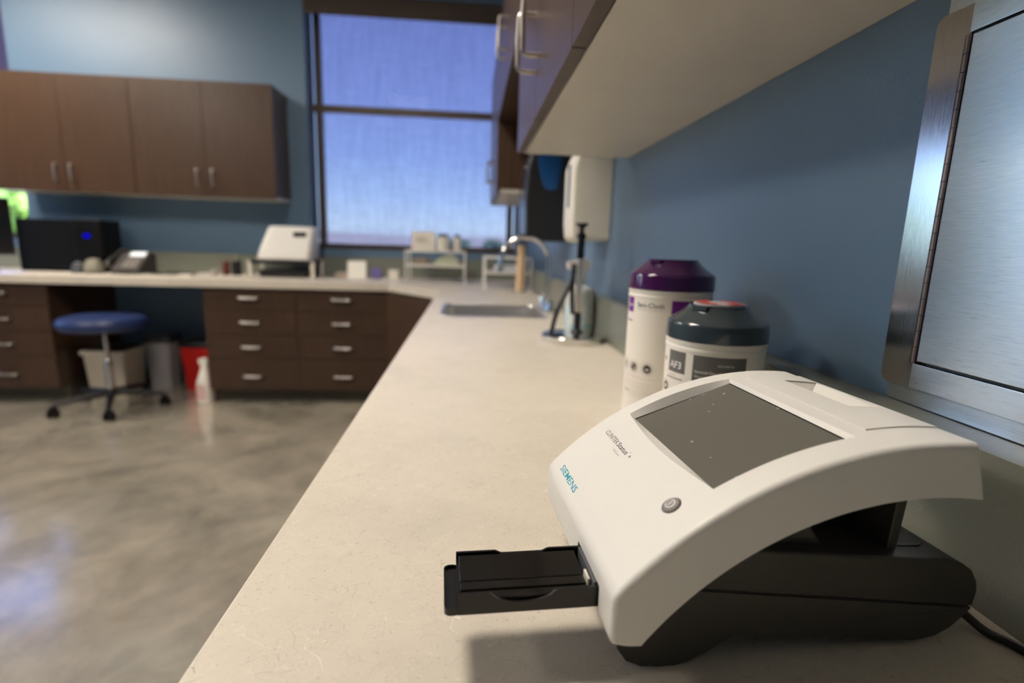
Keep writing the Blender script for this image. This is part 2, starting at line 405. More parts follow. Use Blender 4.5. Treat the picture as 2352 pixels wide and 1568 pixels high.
# ------------------------------------------------------------------ outside
GRASS = plain('pale_gravel', srgb(212, 210, 196), .9, var=.15)
b = new_bm(); box(b, -90, 60, -40, 150, -.5, -.35); g = struct('ground_outside', b, GRASS); 
def m_leaf(name, c):
    q = NM(name); v = q.coord(); n = q.noise(3, 4, .7, vec=v)
    q.l(q.ramp(n, [(.3, tuple(x*.55 for x in c[:3])), (.7, c)]), q.b.inputs['Base Color']); q.b.inputs['Roughness'].default_value = .6; return q.m
LEAF = m_leaf('leaves', srgb(120, 158, 70)); LEAF2 = m_leaf('leaves_hazed', srgb(124, 156, 112)); BARK = plain('bark', srgb(96, 80, 62), .9)  # far leaves have the haze of distance mixed into their colour
def tree(x, y, h, rad, mat, label, group=None, seed=1):
    rn = random.Random(seed); t = thing('tree', label, 'tree', (x, y, -.35), group=group)
    b = new_bm(); tube(b, [(x, y, -.35), (x+.05, y, h*.3), (x-.05, y+.05, h*.62)], [rad*.10, rad*.08, rad*.05], 8); ob('trunk', b, BARK, t)
    b = new_bm()
    for i in range(26):
        a = rn.uniform(0, 2*PI); rr = rad*math.sqrt(rn.random())*.8; zz = h*.5+rn.uniform(-.28, .45)*h
        s = rad*rn.uniform(.22, .4); m = Matrix.Translation((x+rr*math.cos(a), y+rr*math.sin(a), zz)) @ Matrix.Scale(s, 4)
        q = bmesh.new(); bmesh.ops.create_icosphere(q, subdivisions=2, radius=1)
        for v in q.verts: v.co *= 1+rn.uniform(-.28, .28)
        add(b, q, m)
    ob('crown', b, mat, t, angle=10)
tree(-9.1, 11.3, 2.0, .9, LEAF, 'bright green leafy tree outside the window left of the computer', seed=3)
tree(-11.2, 12.6, 2.6, 1.7, LEAF, 'green tree outside at the far left edge of the photo', seed=5)
tree(-3.9, 46, 1.5, 1.1, LEAF2, 'small hazy green tree on the skyline behind the white box on the rack', seed=8)
tree(2.3, 52, 1.5, 1.2, LEAF2, 'small hazy green tree on the skyline behind the tap', seed=9)
tree(-1.4, 60, 1.4, 1.4, LEAF2, 'low hazy tree on the skyline right of the white box', seed=12)
for i, (x, y) in enumerate(((-14, .5), (-17.5, 4.2), (-15.5, 9.2))):
    tree(x, y, 2.6, 2.0, LEAF, 'leafy tree outside the side windows', 'trees outside the side windows', 20+i)
# distant haze-coloured rise
b = new_bm(); prism(b, [(-60, -.4), (-60, 2.2), (-30, 2.9), (-8, 2.4), (6, 3.0), (24, 2.5), (50, 2.9), (50, -.4)], 120, 124, 'y')
o = struct('hill_outside', b, plain('far_hill', srgb(206, 204, 210), 1))
# ================================================================== ceiling lights
def panel(x, y, label, hx=.3, hy=.3, k=1.0):
    t = thing('ceiling_light', label, 'ceiling light', (x, y, ZT), group='ceiling light panels')
    b = new_bm()
    for a in ((x-hx, x+hx, y-hy, y-hy+.03), (x-hx, x+hx, y+hy-.03, y+hy), (x-hx, x-hx+.03, y-hy+.03, y+hy-.03), (x+hx-.03, x+hx, y-hy+.03, y+hy-.03)): box(b, *a, ZT-.02, ZT, .003)
    ob('frame', b, OFFW, t)
    b = new_bm(); box(b, x-hx+.03, x+hx-.03, y-hy+.03, y+hy-.03, ZT-.012, ZT-.006); ob('diffuser', b, emit('panel_light', (1, .90, .79, 1), LAMP*k), t)
panel(-.85, 1.15, 'flat square ceiling light panel over the aisle by the analyzer worktop', k=1.35)
panel(-3.3, .6, 'flat square ceiling light panel over the left of the room', k=1.1)
panel(-3.15, 3.05, 'flat oblong ceiling light panel in front of the back wall cabinets', .6, .3, .85)
# ================================================================== worktop
XF, XS, YF, HN = -.1767, .4014, 3.5172, .799
b = new_bm()
prism(b, [(XF, -1.6), (XW, -1.6), (XW, YB), (-3.9, YB), (-3.9, YF), (-.529, YF), (XF, 3.05)], HN, H, 'z', .0025, 2)
top = ob('countertop', b, LAM); tag(top, 'L-shaped beige flecked laminate worktop with angled inner corner', 'countertop')
b = new_bm(); loft(b, [rrect(-.10, .30, 1.985, 2.385, .03, HN-.05), rrect(-.10, .30, 1.985, 2.385, .03, H+.05)]); cut(top, b)
b = new_bm(); box(b, XS, XW-.0005, -1.6, YB-.05, H, .9755, .002); tag(ob('backsplash', b, SPL), 'grey-green laminate upstand along the right wall behind the canisters', 'backsplash')
b = new_bm(); box(b, -3.9, XS-.0005, YB-.048, YB-.0005, H, 1.0, .002); tag(ob('backsplash', b, SPL), 'grey-green laminate upstand along the back wall under the window', 'backsplash')
# ================================================================== cabinets
def pull(cx, cz, ln, vert, parent, y=0, out=.034, flat=False):
    """bent bar handle on a front facing local -y"""
    h = ln/2; b = new_bm(); r_ = .0052
    pts = [(-h, y, 0), (-h, y-out+.010, 0), (-h+.003, y-out+.003, 0), (-h+.010, y-out, 0), (0, y-out-.001, 0), (h-.010, y-out, 0), (h-.003, y-out+.003, 0), (h, y-out+.010, 0), (h, y, 0)]
    pts = [(cx, p[1], cz+p[0]) if vert else (cx+p[0], p[1], cz) for p in pts]
    tube(b, pts, r_ if not flat else .0085, 10)
    return ob('handle', b, NICK, parent, world=False)
def wall_cabinet(name, label, loc, rot, w, d, z0, z1, nd, hz, group, under=True):
    t = thing(name, label, 'wall cabinet', (loc[0], loc[1], z0), rot, group); h = z1-z0
    b = new_bm(); box(b, 0, w, .021, d, .018 if under else 0, h, .001); ob('body', b, WOOD, t, world=False)
    if under: b = new_bm(); box(b, .0005, w-.0005, .0215, d-.0005, .0, .0175); ob('underside', b, CREAM, t, world=False, label='cream underside panel')
    dw = w/nd
    for i in range(nd):
        b = new_bm(); box(b, i*dw+.0015, (i+1)*dw-.0015, 0, .020, .001, h-.001, .0012); dr = ob('door', b, WOOD, t, world=False)
        side = 1 if i % 2 == 0 else -1
        cx = i*dw+(dw-.05 if side > 0 else .05)
        pull(cx, hz, .112, True, dr)
    return t
YU = 3.8955
wall_cabinet('wall_cabinet', 'brown two-door wall cabinet next to the window on the back wall', (-2.29, YU), 0, .929, YB-YU-.001, 1.393, 2.151, 2, .125, 'brown wall cabinets')
wall_cabinet('wall_cabinet', 'brown two-door wall cabinet above the black computer', (-3.185, YU), 0, .893, YB-YU-.001, 1.393, 2.151, 2, .125, 'brown wall cabinets')
XU = .1288
wall_cabinet('wall_cabinet', 'long brown wall cabinet with cream underside hanging over the canisters and analyzer', (XU, 1.531), -PI/2, 1.6, XW-XU-.001, 1.3785, 2.151, 4, .162, 'brown wall cabinets')
wall_cabinet('wall_cabinet', 'short brown wall cabinet set high above the two dispensers', (XU, 2.722), -PI/2, 1.189, XW-XU-.001, 1.73, 2.151, 2, .16, 'brown wall cabinets', False)
wall_cabinet('wall_cabinet', 'brown wall cabinet farthest along the right wall, beside the window', (XU, 3.62), -PI/2, .896, XW-XU-.001, 1.385, 2.151, 2, .155, 'brown wall cabinets')
def drawer_cabinet(label, x0, x1):
    t = thing('drawer_cabinet', label, 'drawer cabinet', (x0, YF+.03, 0), 0, 'brown four-drawer base cabinets'); w = x1-x0
    b = new_bm(); box(b, 0, w, .021, .64, .10, HN-.001, .001); ob('body', b, WOOD, t, world=False)
    b = new_bm(); box(b, 0.001, w-.001, .085, .63, 0, .10); ob('toe_kick', b, TOE, t, world=False)
    zs = [.106, .322, .486, .650, .790]
    for i in range(4):
        b = new_bm(); box(b, .0015, w-.0015, 0, .02, zs[i]+.002, zs[i+1]-.002, .0012); d = ob('drawer', b, WOOD, t, world=False)
        pull(w/2, [.203, .403, .569, .731][i], .118, False, d, flat=True)
drawer_cabinet('brown four-drawer base cabinet right of the knee space', -1.741, -1.152)
drawer_cabinet('brown four-drawer base cabinet beside the angled corner', -1.151, -.545)
drawer_cabinet('brown four-drawer base cabinet left of the stool', -3.285, -2.695)
drawer_cabinet('brown four-drawer base cabinet at the far left end of the worktop', -3.875, -3.286)
# angled corner cabinet
t = thing('corner_cabinet', 'brown corner base cabinet with a plain angled door', 'corner cabinet', (-.3, 3.5, 0))
b = new_bm(); prism(b, [(-.543, YF+.032), (-.150, 3.071), (XW-.01, 3.071), (XW-.01, YB-.002), (-.543, YB-.002)], .10, HN-.001, 'z', .001); ob('body', b, WOOD, t)
b = new_bm(); prism(b, [(-.52, 3.62), (-.07, 3.12), (XW-.02, 3.12), (XW-.02, YB-.01), (-.52, YB-.01)], 0, .10, 'z'); ob('toe_kick', b, TOE, t)
dx, dy = .393, -.478; L_ = math.hypot(dx, dy); nx, ny = dy/L_, -dx/L_
b = new_bm(); a = Vector((-.543, YF+.032)); c = Vector((-.150, 3.071)); d_ = (c-a).normalized(); n_ = Vector((nx, ny))
p1 = a+d_*.012+n_*.001; p2 = c-d_*.012+n_*.001
prism(b, [tuple(p1), tuple(p2), tuple(p2+n_*.019), tuple(p1+n_*.019)], .106, .79, 'z', .001); dr = ob('door', b, WOOD, t)
m = (p1+(p2-p1)*.88)+n_*.05
b = new_bm(); tube(b, [tuple(m-n_*.03)+(.6,), tuple(m)+(.605,), tuple(m)+(.705,), tuple(m-n_*.03)+(.71,)], .005, 10); ob('handle', b, NICK, dr)
# base cabinets under the right-hand worktop
for k, (y1, w, lab) in enumerate(((3.068, .9, 'brown base cabinet in the right-hand run beside the corner cabinet'), (2.166, .9, 'brown base cabinet under the sink'), (1.264, .9, 'brown base cabinet under the canisters'), (.362, .9, 'brown base cabinet under the analyzer'), (-.54, .9, 'brown base cabinet at the near end of the worktop'))):
    t = thing('base_cabinet', lab, 'base cabinet', (XF+.03, y1, 0), -PI/2, 'brown door base cabinets'); d = XW-XF-.035
    b = new_bm(); hh = HN-.001 if k != 1 else .60
    box(b, 0, w, .021, d, .10, .60, .001); box(b, 0, w, .021, .05, .60, HN-.001)
    if k != 1 and k != 0: box(b, 0, w, .05, d, .60, HN-.001)
    ob('body', b, WOOD, t, world=False)
    b = new_bm(); box(b, .001, w-.001, .085, d-.01, 0, .10); ob('toe_kick', b, TOE, t, world=False)
    for i in range(2):
        b = new_bm(); box(b, i*w/2+.0015, (i+1)*w/2-.0015, 0, .02, .106, .79, .0012); q = ob('door', b, WOOD, t, world=False)
        pull(w/2+(-.05 if i == 0 else .05), .68, .112, True, q)
# ================================================================== sink and tap
t = thing('sink', 'square stainless sink bowl sunk into the worktop', 'sink', (.10, 2.185, .68))
b = new_bm(); x0, x1, y0, y1 = -.10, .30, 1.985, 2.385
loops = [rrect(x0-.016, x1+.016, y0-.016, y1+.016, .04, H+.0005), rrect(x0-.015, x1+.015, y0-.015, y1+.015, .04, H+.003), rrect(x0-.002, x1+.002, y0-.002, y1+.002, .03, H+.003), rrect(x0+.004, x1-.004, y0+.004, y1-.004, .028, H-.006),
         rrect(x0+.010, x1-.010, y0+.010, y1-.010, .028, .70), rrect(x0+.03, x1-.03, y0+.03, y1-.03, .04, .682), rrect(x0+.16, x1-.16, y0+.16, y1-.16, .03, .678)]
loft(b, loops, caps=False); q = bmesh.new()
b.faces.ensure_lookup_table(); ob('bowl', b, plain('sink_steel', (.78, .75, .70, 1), .3, 1), t)
b = new_bm(); lathe(b, [(0, .679), (.035, .679), (.045, .684), (.047, .680), (.047, .674), (0, .674)], (.10, 2.185, 0), 32); ob('drain', b, CHROME, t)
t = thing('faucet', 'chrome gooseneck tap behind the sink', 'faucet', (.335, 2.19, H))
b = new_bm(); lathe(b, [(0, 0), (.028, 0), (.028, .006), (.02, .012), (.016, .03), (.0145, .05), (0, .05)], (.335, 2.19, H), 32)
box(b, .322, .348, 2.09, 2.29, H, H+.012, .004, 3); ob('base_plate', b, CHROME, t)
b = new_bm(); pts = [(.335, 2.19, H+.04), (.334, 2.19, .97), (.332, 2.19, 1.03)]
for i in range(1, 15):
    a = PI*i/15*1.02; pts.append((.231+.101*math.cos(a), 2.19, 1.052+.108*math.sin(a)))
pts += [(.128, 2.19, 1.035)]
tube(b, pts, .0095, 16); ob('spout', b, CHROME, t)
b = new_bm(); lathe(b, [(0, -.024), (.012, -.024), (.0125, 0), (.0095, .004), (0, .004)], (.128, 2.19, 1.035), 24); ob('aerator', b, CHROME, t)
for dy in (-.09, .09):
    b = new_bm(); lathe(b, [(0, 0), (.021, 0), (.021, .01), (.015, .03), (.013, .045), (0, .05)], (.335, 2.19+dy, H+.01), 24)
    tube(b, [(.335, 2.19+dy, H+.05), (.31, 2.19+dy*1.2, H+.062), (.285, 2.19+dy*1.4, H+.066)], [.007, .006, .005], 10); ob('lever_handle', b, CHROME, t)
# ================================================================== dispensers on the right wall
t = thing('soap_dispenser', 'off-white wall dispenser with a thin dark sight slot, right of the black one', 'dispenser', (.40, 1.77, 1.14))
b = new_bm(); prism(b, [(XW, 1.143), (.392, 1.147), (.352, 1.136), (.328, 1.147), (.322, 1.20), (.322, 1.375), (.338, 1.425), (.372, 1.452), (XW, 1.455)], 1.682, 1.835, 'y', .012, 4)
ob('housing', b, OFFW, t)
b = new_bm(); prism(b, [(XW-.0005, 1.15), (.385, 1.15), (.385, 1.45), (XW-.0005, 1.45)], 1.6825, 1.8345, 'y', .004, 2); ob('back_plate', b, OFFW, t)
b = new_bm(); box(b, .3202, .3235, 1.735, 1.765, 1.25, 1.385, .0015); ob('cover_patch', b, plain('dark_sight_window', srgb(24, 32, 42), .2), t)
t = thing('paper_towel_dispenser', 'large black wall dispenser with a painted blue window reflection, between cabinets', 'dispenser', (.33, 2.45, 1.14))
b = new_bm(); prism(b, [(XW-.0005, 1.146), (.350, 1.144), (.268, 1.146), (.243, 1.167), (.238, 1.33), (.245, 1.47), (.268, 1.54), (.31, 1.585), (XW-.0005, 1.60)], 2.32, 2.63, 'y', .014, 4)
ob('housing', b, plain('black_dispenser', (.016, .016, .017, 1), .28), t)
b = new_bm(); q = smooth([(x*1.187, 1.1215+(z-1.1215)*1.187) for x, z in ((.240, 1.425), (.252, 1.46), (.285, 1.462), (.318, 1.452), (.332, 1.42), (.322, 1.385), (.318, 1.345), (.30, 1.325), (.268, 1.335), (.255, 1.37))], 4)
prism(b, [(p.x, p.y) for p in q], 2.3175, 2.322, 'y', .0008)
ob('cover_patch', b, plain('blue_reflection_paint', srgb(30, 74, 128), .12, coat=.5), t)  # raised blue patch stands in for a window reflection in the black plastic
b = new_bm(); lathe(b, [(0, -.004), (.014, -.004), (.014, .004), (0, .006)], (0, 0, 0), 24)
for v in b.verts: v.co = Vector((.243-v.co.z, 2.40+v.co.x, 1.475+v.co.y))
ob('lock_button', b, CHROME, t)
# ================================================================== urine analyzer (local frame: x into the wall, y away from the camera)
PHI = .0547
an = thing('analyzer', 'white arched benchtop urine analyzer with a grey touchscreen and dark base', 'analyzer', (.0878, .2677, H), PHI)
R_, UC, ZC_ = .281, .2077, .16-.281
RI, UI, ZI = .2358, .2042, -.1114
WD, LL = .1925, .2307
def az(u, off=0): return ZC_+math.sqrt((R_+off)**2-(u-UC)**2)
def iz(u, off=0): return ZI+math.sqrt((RI+off)**2-(u-UI)**2)
def arcpt(s, v, off=0):
    """point on the outer arc: s = arc length from u=0"""
    a = math.asin((0-UC)/R_)+s/R_
    return (UC+(R_+off)*math.sin(a), v, ZC_+(R_+off)*math.cos(a))
def s_of(u): return R_*(math.asin((u-UC)/R_)-math.asin(-UC/R_))
prof = [(.0048, .0350), (.0020, .0358), (.0005, .0378), (0, .0405), (0, az(0)-.0050), (.0002, az(0)-.0030), (.0009, az(.0009)-.0014), (.0022, az(.0022)-.0005)]
prof += [(.004+(LL-.004)*i/72, az(.004+(LL-.004)*i/72)) for i in range(0, 73)]; NO = len(prof)
prof += [(.2425, iz(.2425))]
prof += [(.2425-(.2425-.0205)*i/60, iz(.2425-(.2425-.0205)*i/60)) for i in range(1, 61)]
prof += [(.0195, .0350)]
t_ = bmesh.new()
lo = [t_.verts.new((p[0], 0, p[1])) for p in prof]; hi = [t_.verts.new((p[0], WD, p[1])) for p in prof]
t_.faces.new(lo); t_.faces.new(hi[::-1])
for i in range(len(prof)): j = (i+1) % len(prof); t_.faces.new((lo[i], hi[i], hi[j], lo[j]))
bmesh.ops.recalc_face_normals(t_, faces=t_.faces[:])
t_.verts.index_update()
def outer(v): k = v.index % len(prof); return k <= NO
ed = [e_ for e_ in t_.edges if abs(e_.verts[0].co.y-e_.verts[1].co.y) < 1e-6 and outer(e_.verts[0]) and outer(e_.verts[1])]
bmesh.ops.bevel(t_, geom=ed, offset=.0040, segments=6, affect='EDGES', profile=.5, clamp_overlap=False)
shell = ob('housing', t_, WHITEP, an, world=False, label='white arched cover')
# touchscreen recess
GA, GB, VA, VB = .0728, .1616, .0240, .1680
def gz(u): return .1197+.3641*(u-.0697)
N = 16; low, rim = [], []
for i in range(N): # near side, front to back
    t = i/N; uu = GA+(GB-GA)*t; low.append((uu, VA, gz(uu)-.0)); ur = .0697+(.1645-.0697)*t; rim.append((ur, VA-.0004, az(ur)))
for i in range(N): # back side
    t = i/N; low.append((GB, VA+(VB-VA)*t, gz(GB))); rim.append((.1645-.0015*t, VA-.0004+(.1722-VA)*t, az(.1645-.0015*t)))
for i in range(N): # far side, back to front
    t = i/N; uu = GB+(GA-GB)*t; low.append((uu, VB, gz(uu))); ur = .163+(.0697-.163)*t; rim.append((ur, .1722+.001*t, az(ur)))
for i in range(N): # front side, bowed
    t = i/N; low.append((GA, VB+(VA-VB)*t, gz(GA))); ur = .0697-.0050*math.sin(PI*t); rim.append((ur, .1732+(VA-.1732)*t, az(ur)))
def rz(L, dz): return [(p[0], p[1], p[2]+dz) for p in L]
c = new_bm(); loft(c, [rz(low, -.0012), low, rim, rz(rim, .02)]); cut(shell, c)
# slot for the strip table, printer grip recess
c = new_bm(); box(c, -.01, .05, .0268, .0800, .02, .0575, .002); cut(shell, c)
def notch_bm():
    c = new_bm()
    top = [(.2020, .1500), (.2020, .0740), (.2296, .0716), (.2290, .1438)]
    bot = [(.2065, .1150), (.2065, .0780), (.2120, .0775), (.2120, .1300)]
    loft(c, [[(p[0], p[1], az(p[0])-.013) for p in bot], [(p[0], p[1], az(p[0])) for p in top], [(p[0], p[1], az(p[0])+.02) for p in top]]); return c
cut(shell, notch_bm())
# printer cover: thin raised curved lid behind the screen
lid = new_bm(); UA, UB, V0, V1 = .1768, .2304, .0300, .1676
t_ = bmesh.new(); NU = 20
up = [[t_.verts.new((UA+(UB-UA)*i/NU, v, az(UA+(UB-UA)*i/NU)+.0009)) for v in (V0, V1)] for i in range(NU+1)]
dn = [[t_.verts.new((UA+(UB-UA)*i/NU, v, az(UA+(UB-UA)*i/NU)-.0008)) for v in (V0, V1)] for i in range(NU+1)]
for i in range(NU):
    t_.faces.new((up[i][0], up[i+1][0], up[i+1][1], up[i][1])); t_.faces.new((dn[i][0], dn[i][1], dn[i+1][1], dn[i+1][0]))
    t_.faces.new((up[i][0], dn[i][0], dn[i+1][0], up[i+1][0])); t_.faces.new((up[i][1], up[i+1][1], dn[i+1][1], dn[i][1]))
t_.faces.new((up[0][0], up[0][1], dn[0][1], dn[0][0])); t_.faces.new((up[-1][0], dn[-1][0], dn[-1][1], up[-1][1]))
bmesh.ops.recalc_face_normals(t_, faces=t_.faces[:]); add(lid, t_)
lid = ob('printer_cover', lid, WHITEP, an, world=False); cut(lid, notch_bm())
c = new_bm(); box(c, .2066, .2118, .114, .1290, az(.21)-.0128, az(.21)-.0118); ob('paper_slot', c, BLACK, an, world=False)
# glass
q = NM('dusty_touchscreen'); v = q.coord(); q.b.inputs['Roughness'].default_value = .2; q.b.inputs['Specular IOR Level'].default_value = .5
dust = q.ramp(q.noise(700, 1, vec=v), [(.775, (0, 0, 0)), (.80, (1, 1, 1))]); sm = q.ramp(q.noise(40, 4, .7, 2, v), [(.45, (0, 0, 0)), (.8, (1, 1, 1))])
big = q.ramp(q.noise(160, 0, vec=v), [(.82, (0, 0, 0)), (.83, (1, 1, 1))])
cc = q.mix(q.math('MULTIPLY', sm, .0), srgb(98, 96, 88), srgb(112, 108, 98)); cc = q.mix(q.math('MULTIPLY', dust, .6), cc, srgb(190, 185, 165)); cc = q.mix(q.math('MULTIPLY', big, .6), cc, srgb(210, 205, 195))
q.l(cc, q.b.inputs['Base Color']); q.b.inputs['Roughness'].default_value = .28; SCR = q.m
c = new_bm(); loft(c, [[(GA+.0006, VA+.0005, gz(GA)-.0010), (GB-.0016, VA+.0005, gz(GB)-.0010), (GB-.0016, VB-.0006, gz(GB)-.0010), (GA+.0006, VB-.0006, gz(GA)-.0010)],
                       [(GA+.0006, VA+.0005, gz(GA)-.0001), (GB-.0016, VA+.0005, gz(GB)-.0001), (GB-.0016, VB-.0006, gz(GB)-.0001), (GA+.0006, VB-.0006, gz(GA)-.0001)]])
ob('touchscreen', c, SCR, an, world=False, label='grey touchscreen')
# dark gasket round the glass
c = new_bm()
for a in ((GA-.0002, GB, VB-.0012, VB+.0002), (GB-.0022, GB, VA, VB)):
    loft(c, [[(a[0], a[2], gz(a[0])-.001), (a[1], a[2], gz(a[1])-.001), (a[1], a[3], gz(a[1])-.001), (a[0], a[3], gz(a[0])-.001)], [(a[0], a[2], gz(a[0])+.0002), (a[1], a[2], gz(a[1])+.0002), (a[1], a[3], gz(a[1])+.0002), (a[0], a[3], gz(a[0])+.0002)]])
ob('screen_gasket', c, GLOSSB, an, world=False)
# power button
bs, bv = s_of(.0466), .0319; ctr = Vector(arcpt(bs, bv)); ang = math.asin((.0466-UC)/R_)
rotm = Matrix.Rotation(ang, 4, 'Y'); mt = Matrix.Translation(ctr) @ rotm
def lathe_local(bm, prof, n=40):
    q = bmesh.new(); lathe(q, prof, (0, 0, 0), n); add(bm, q, mt)
b = new_bm(); lathe_local(b, [(.0059, -.004), (.0059, .0004), (.0064, .0008), (.0072, .0005), (.0078, -.0006)]); 
c = new_bm(); lathe_local(c, [(0, -.0035), (.0064, -.0035), (.0070, .0), (.0092, .004), (.0092, .01), (0, .01)]); b.free(); cut(shell, c)
b = new_bm(); lathe_local(b, [(0, -.0035), (.0058, -.0035), (.0061, -.0010), (.0058, .0006), (.0048, .0014), (.003, .0018), (0, .0019)]); btn = ob('power_button', b, plain('grey_rubber', srgb(138, 132, 128), .5), an, world=False, label='round grey power button')
b = new_bm()
def fnb(x, y):
    q = math.hypot(x, y); return tuple(mt @ Vector((x, y, (.0019-.0001*q/.003 if q < .003 else .0018-.0004*(q-.003)/.0018)+.00012)))
ring_grid(b, 0, 0, .0031, .0036, fnb); quad_grid(b, -.0021, .0021, -.00030, .00030, fnb, 8, 2)
ob('power_symbol', b, plain('pale_print', srgb(244, 242, 236), .5), btn, world=False)
arc_normals(shell, R_, UC, ZC_); arc_normals(lid, R_+.0009, UC, ZC_)
# printed lettering
TEAL = plain('teal_print', srgb(0, 146, 168), .45, var=.01); INK = plain('dark_print', srgb(62, 58, 56), .5, var=.01); GINK = plain('grey_print', srgb(150, 144, 138), .5, var=.01)
def onarc(v0, s0): return lambda x, y: arcpt(s0+y, v0-x, .00012)
b = new_bm(); wrap(b, letters('SIEMENS', .0475, .0058, True, 1.0), onarc(.1680, s_of(.0058))); ob('lettering', b, TEAL, an, world=False, angle=80)
b = new_bm(); s0 = s_of(.0455)
wrap(b, letters('CLINITEK', .0290, .0046), onarc(.1668, s0)); wrap(b, letters('Status', .0212, .0046, True), onarc(.1368, s0))
wrap(b, letters('+', .0036, .0040, True), onarc(.1115, s0)); wrap(b, letters('®', .0013, .0013), onarc(.1146, s0+.0040))
ob('lettering', b, INK, an, world=False, angle=80)
b = new_bm(); wrap(b, letters('Analyzer', .0150, .0024, False, 1.1), onarc(.1345, s_of(.0414))); ob('lettering', b, GINK, an, world=False, angle=80)
# dark lower body in two halves with a seam
VA_, VB_ = .0200, .1725
def seam(u): return .0545+(.0269-.0545)*(u-.0665)/(.278-.0665)
def ext(poly, v0, v1, bev):
    b = new_bm(); prism(b, poly, v0, v1, 'y', bev, 4); return b
lowp = [(.016, .034), (.0125, .0250), (.0125, .0160), (.0190, .0065), (.0290, .0020), (.0420, .0002), (.0540, .0004), (.0640, .0030), (.0743, .0080), (.0850, .0145), (.0949, .0188), (.115, .0172), (.2331, .0042), (.2480, .0062), (.2596, .0120), (.2700, .0215), (.2745, .0272)]
lowp += [(.2745, seam(.2745)-.0003), (.0500, seam(.0500)-.0003), (.0300, iz(.030)-.0015), (.021, .0345)]
ob('lower_base', ext(lowp, VA_, VB_, .0022), DGREY, an, world=False, angle=40)
upp = [(.0520, seam(.052)+.0004), (.2760, seam(.276)+.0004), (.2775, .0400), (.2755, .0480), (.2700, .0565), (.2620, .0615), (.2485, .0668), (.2204, .0690), (.1707, .0738), (.1122, .0806), (.0800, .0838), (.074, iz(.074)-.0012), (.062, iz(.062)-.0012)]
ob('upper_base', ext(upp, VA_, VB_, .0022), DGREY, an, world=False, angle=40)
b = new_bm(); prism(b, [(.054, seam(.054)+.0006), (.270, seam(.27)+.0006), (.270, seam(.27)-.0006), (.054, seam(.054)-.0006)], VA_+.0008, VB_-.0008); ob('seam', b, BLACK, an, world=False)
for v in (.035, .15):
    b = new_bm(); lathe(b, [(0, 0), (.008, 0), (.009, .001), (.009, .007), (0, .007)], (.24, v, 0), 24); ob('rubber_foot', b, BLACK, an, world=False)
# housing core under the arch and rear post
b = ext([(.060, .0820), (.1600, .0745), (.1480, .0900), (.1360, iz(.136)-.001), (.112, iz(.112)-.001), (.090, iz(.09)-.001), (.075, iz(.075)-.001)], .031, .165, .002); ob('core', b, DGREY, an, world=False)
b = ext([(.2085, .068), (.2160, .068), (.2200, iz(.22)-.0008), (.2115, iz(.2115)-.0008)], .0300, .165, .0012); ob('rear_post', b, DGREY, an, world=False)
b = ext([(.150, .072), (.2085, .068), (.2110, iz(.211)-.0015), (.140, iz(.14)-.0015)], .060, .164, .001); ob('printer_bay', b, BLACK, an, world=False)
# rear lid step line on the base
b = new_bm(); tube(b, [(.210, VA_+.016, .0697), (.240, VA_+.016, .0682), (.247, VA_+.020, .0676)], .0007, 6); ob('cover_line', b, BLACK, an, world=False)
# strip table (the black tray sticking out at the front)
TB = plain('gloss_black_tray', (.009, .0085, .009, 1), .26, bump=.05, bs=1800)
tr = new_bm(); U0, U1, T0, T1, ZB_, ZT_ = -.0905, .030, .0300, .0775, .0405, .0550
def scoop(u, c, w, d):  # wall-top height with a finger cut-out
    x = abs(u-c)/w
    return d*(math.sqrt(max(0, 1-x*x))) if x < 1 else 0
def wall(v0, v1, c, w, d, flat=False):
    n = 60; t = bmesh.new(); rows = []
    for i in range(n+1):
        uu = U0+(U1-U0)*i/n
        dz = scoop(uu, c, w, d) if not flat else d*max(0, min(1, (w-abs(uu-c))/.004))
        rows.append([t.verts.new((uu, v0, ZB_)), t.verts.new((uu, v1, ZB_)), t.verts.new((uu, v1, ZT_-dz)), t.verts.new((uu, v0, ZT_-dz))])
    for a, b_ in zip(rows, rows[1:]):
        for k in range(4): t.faces.new((a[k], a[(k+1) % 4], b_[(k+1) % 4], b_[k]))
    t.faces.new(rows[0]); t.faces.new(rows[-1][::-1]); bmesh.ops.recalc_face_normals(t, faces=t.faces[:]); add(tr, t)
wall(T0, T0+.0018, -.0485, .0205, .0075); wall(T1-.0018, T1, -.0430, .0190, .0022, True)
box(tr, U0, U1, T0+.0018, T1-.0018, ZB_, ZB_+.0020)
box(tr, U0, U0+.0015, T0+.0018, T1-.0018, ZB_+.002, ZT_-.005)
tab = new_bm(); loft(tab, [rrect(-.0992, -.0885, T0-.0004, T1-.001, .0042, .0408), rrect(-.0992, -.0885, T0-.0004, T1-.001, .0042, .0455), rrect(-.0982, -.0895, T0+.0006, T1-.002, .0034, .0455), rrect(-.0982, -.0895, T0+.0006, T1-.002, .0034, .0437)]); add(tr, tab)
tray = ob('strip_table', tr, TB, an, world=False, label='black pull-out strip tray')
ins = new_bm(); P = [(.0325, .0426), (.0325, .0496), (.0335, .0502), (.0385, .0506), (.0390, .0494), (.0400, .0494), (.0404, .0510), (.0478, .0512), (.0482, .0496), (.0494, .0496), (.0500, .0508), (.0740, .0536), (.0748, .0532), (.0752, .0426)]
prism(ins, P, U0+.0018, -.0045, 'x', .0003, 1); ob('strip_channel', ins, plain('gloss_black_insert', (.010, .009, .008, 1), .14), tray, world=False)
b = new_bm(); box(b, -.0040, -.0022, .0390, .0500, .046, .0545, .0004); ob('calibration_bar', b, plain('pale_calibration_bar', srgb(214, 208, 194), .3), tray, world=False, label='pale calibration bar')
b = new_bm(); prism(b, [(-.0015, .043), (-.0015, .0560), (.006, .0560), (.006, .043)], .033, .0745, 'y', .0005); ob('rear_block', b, plain('smoke_plastic', srgb(92, 94, 98), .22), tray, world=False)
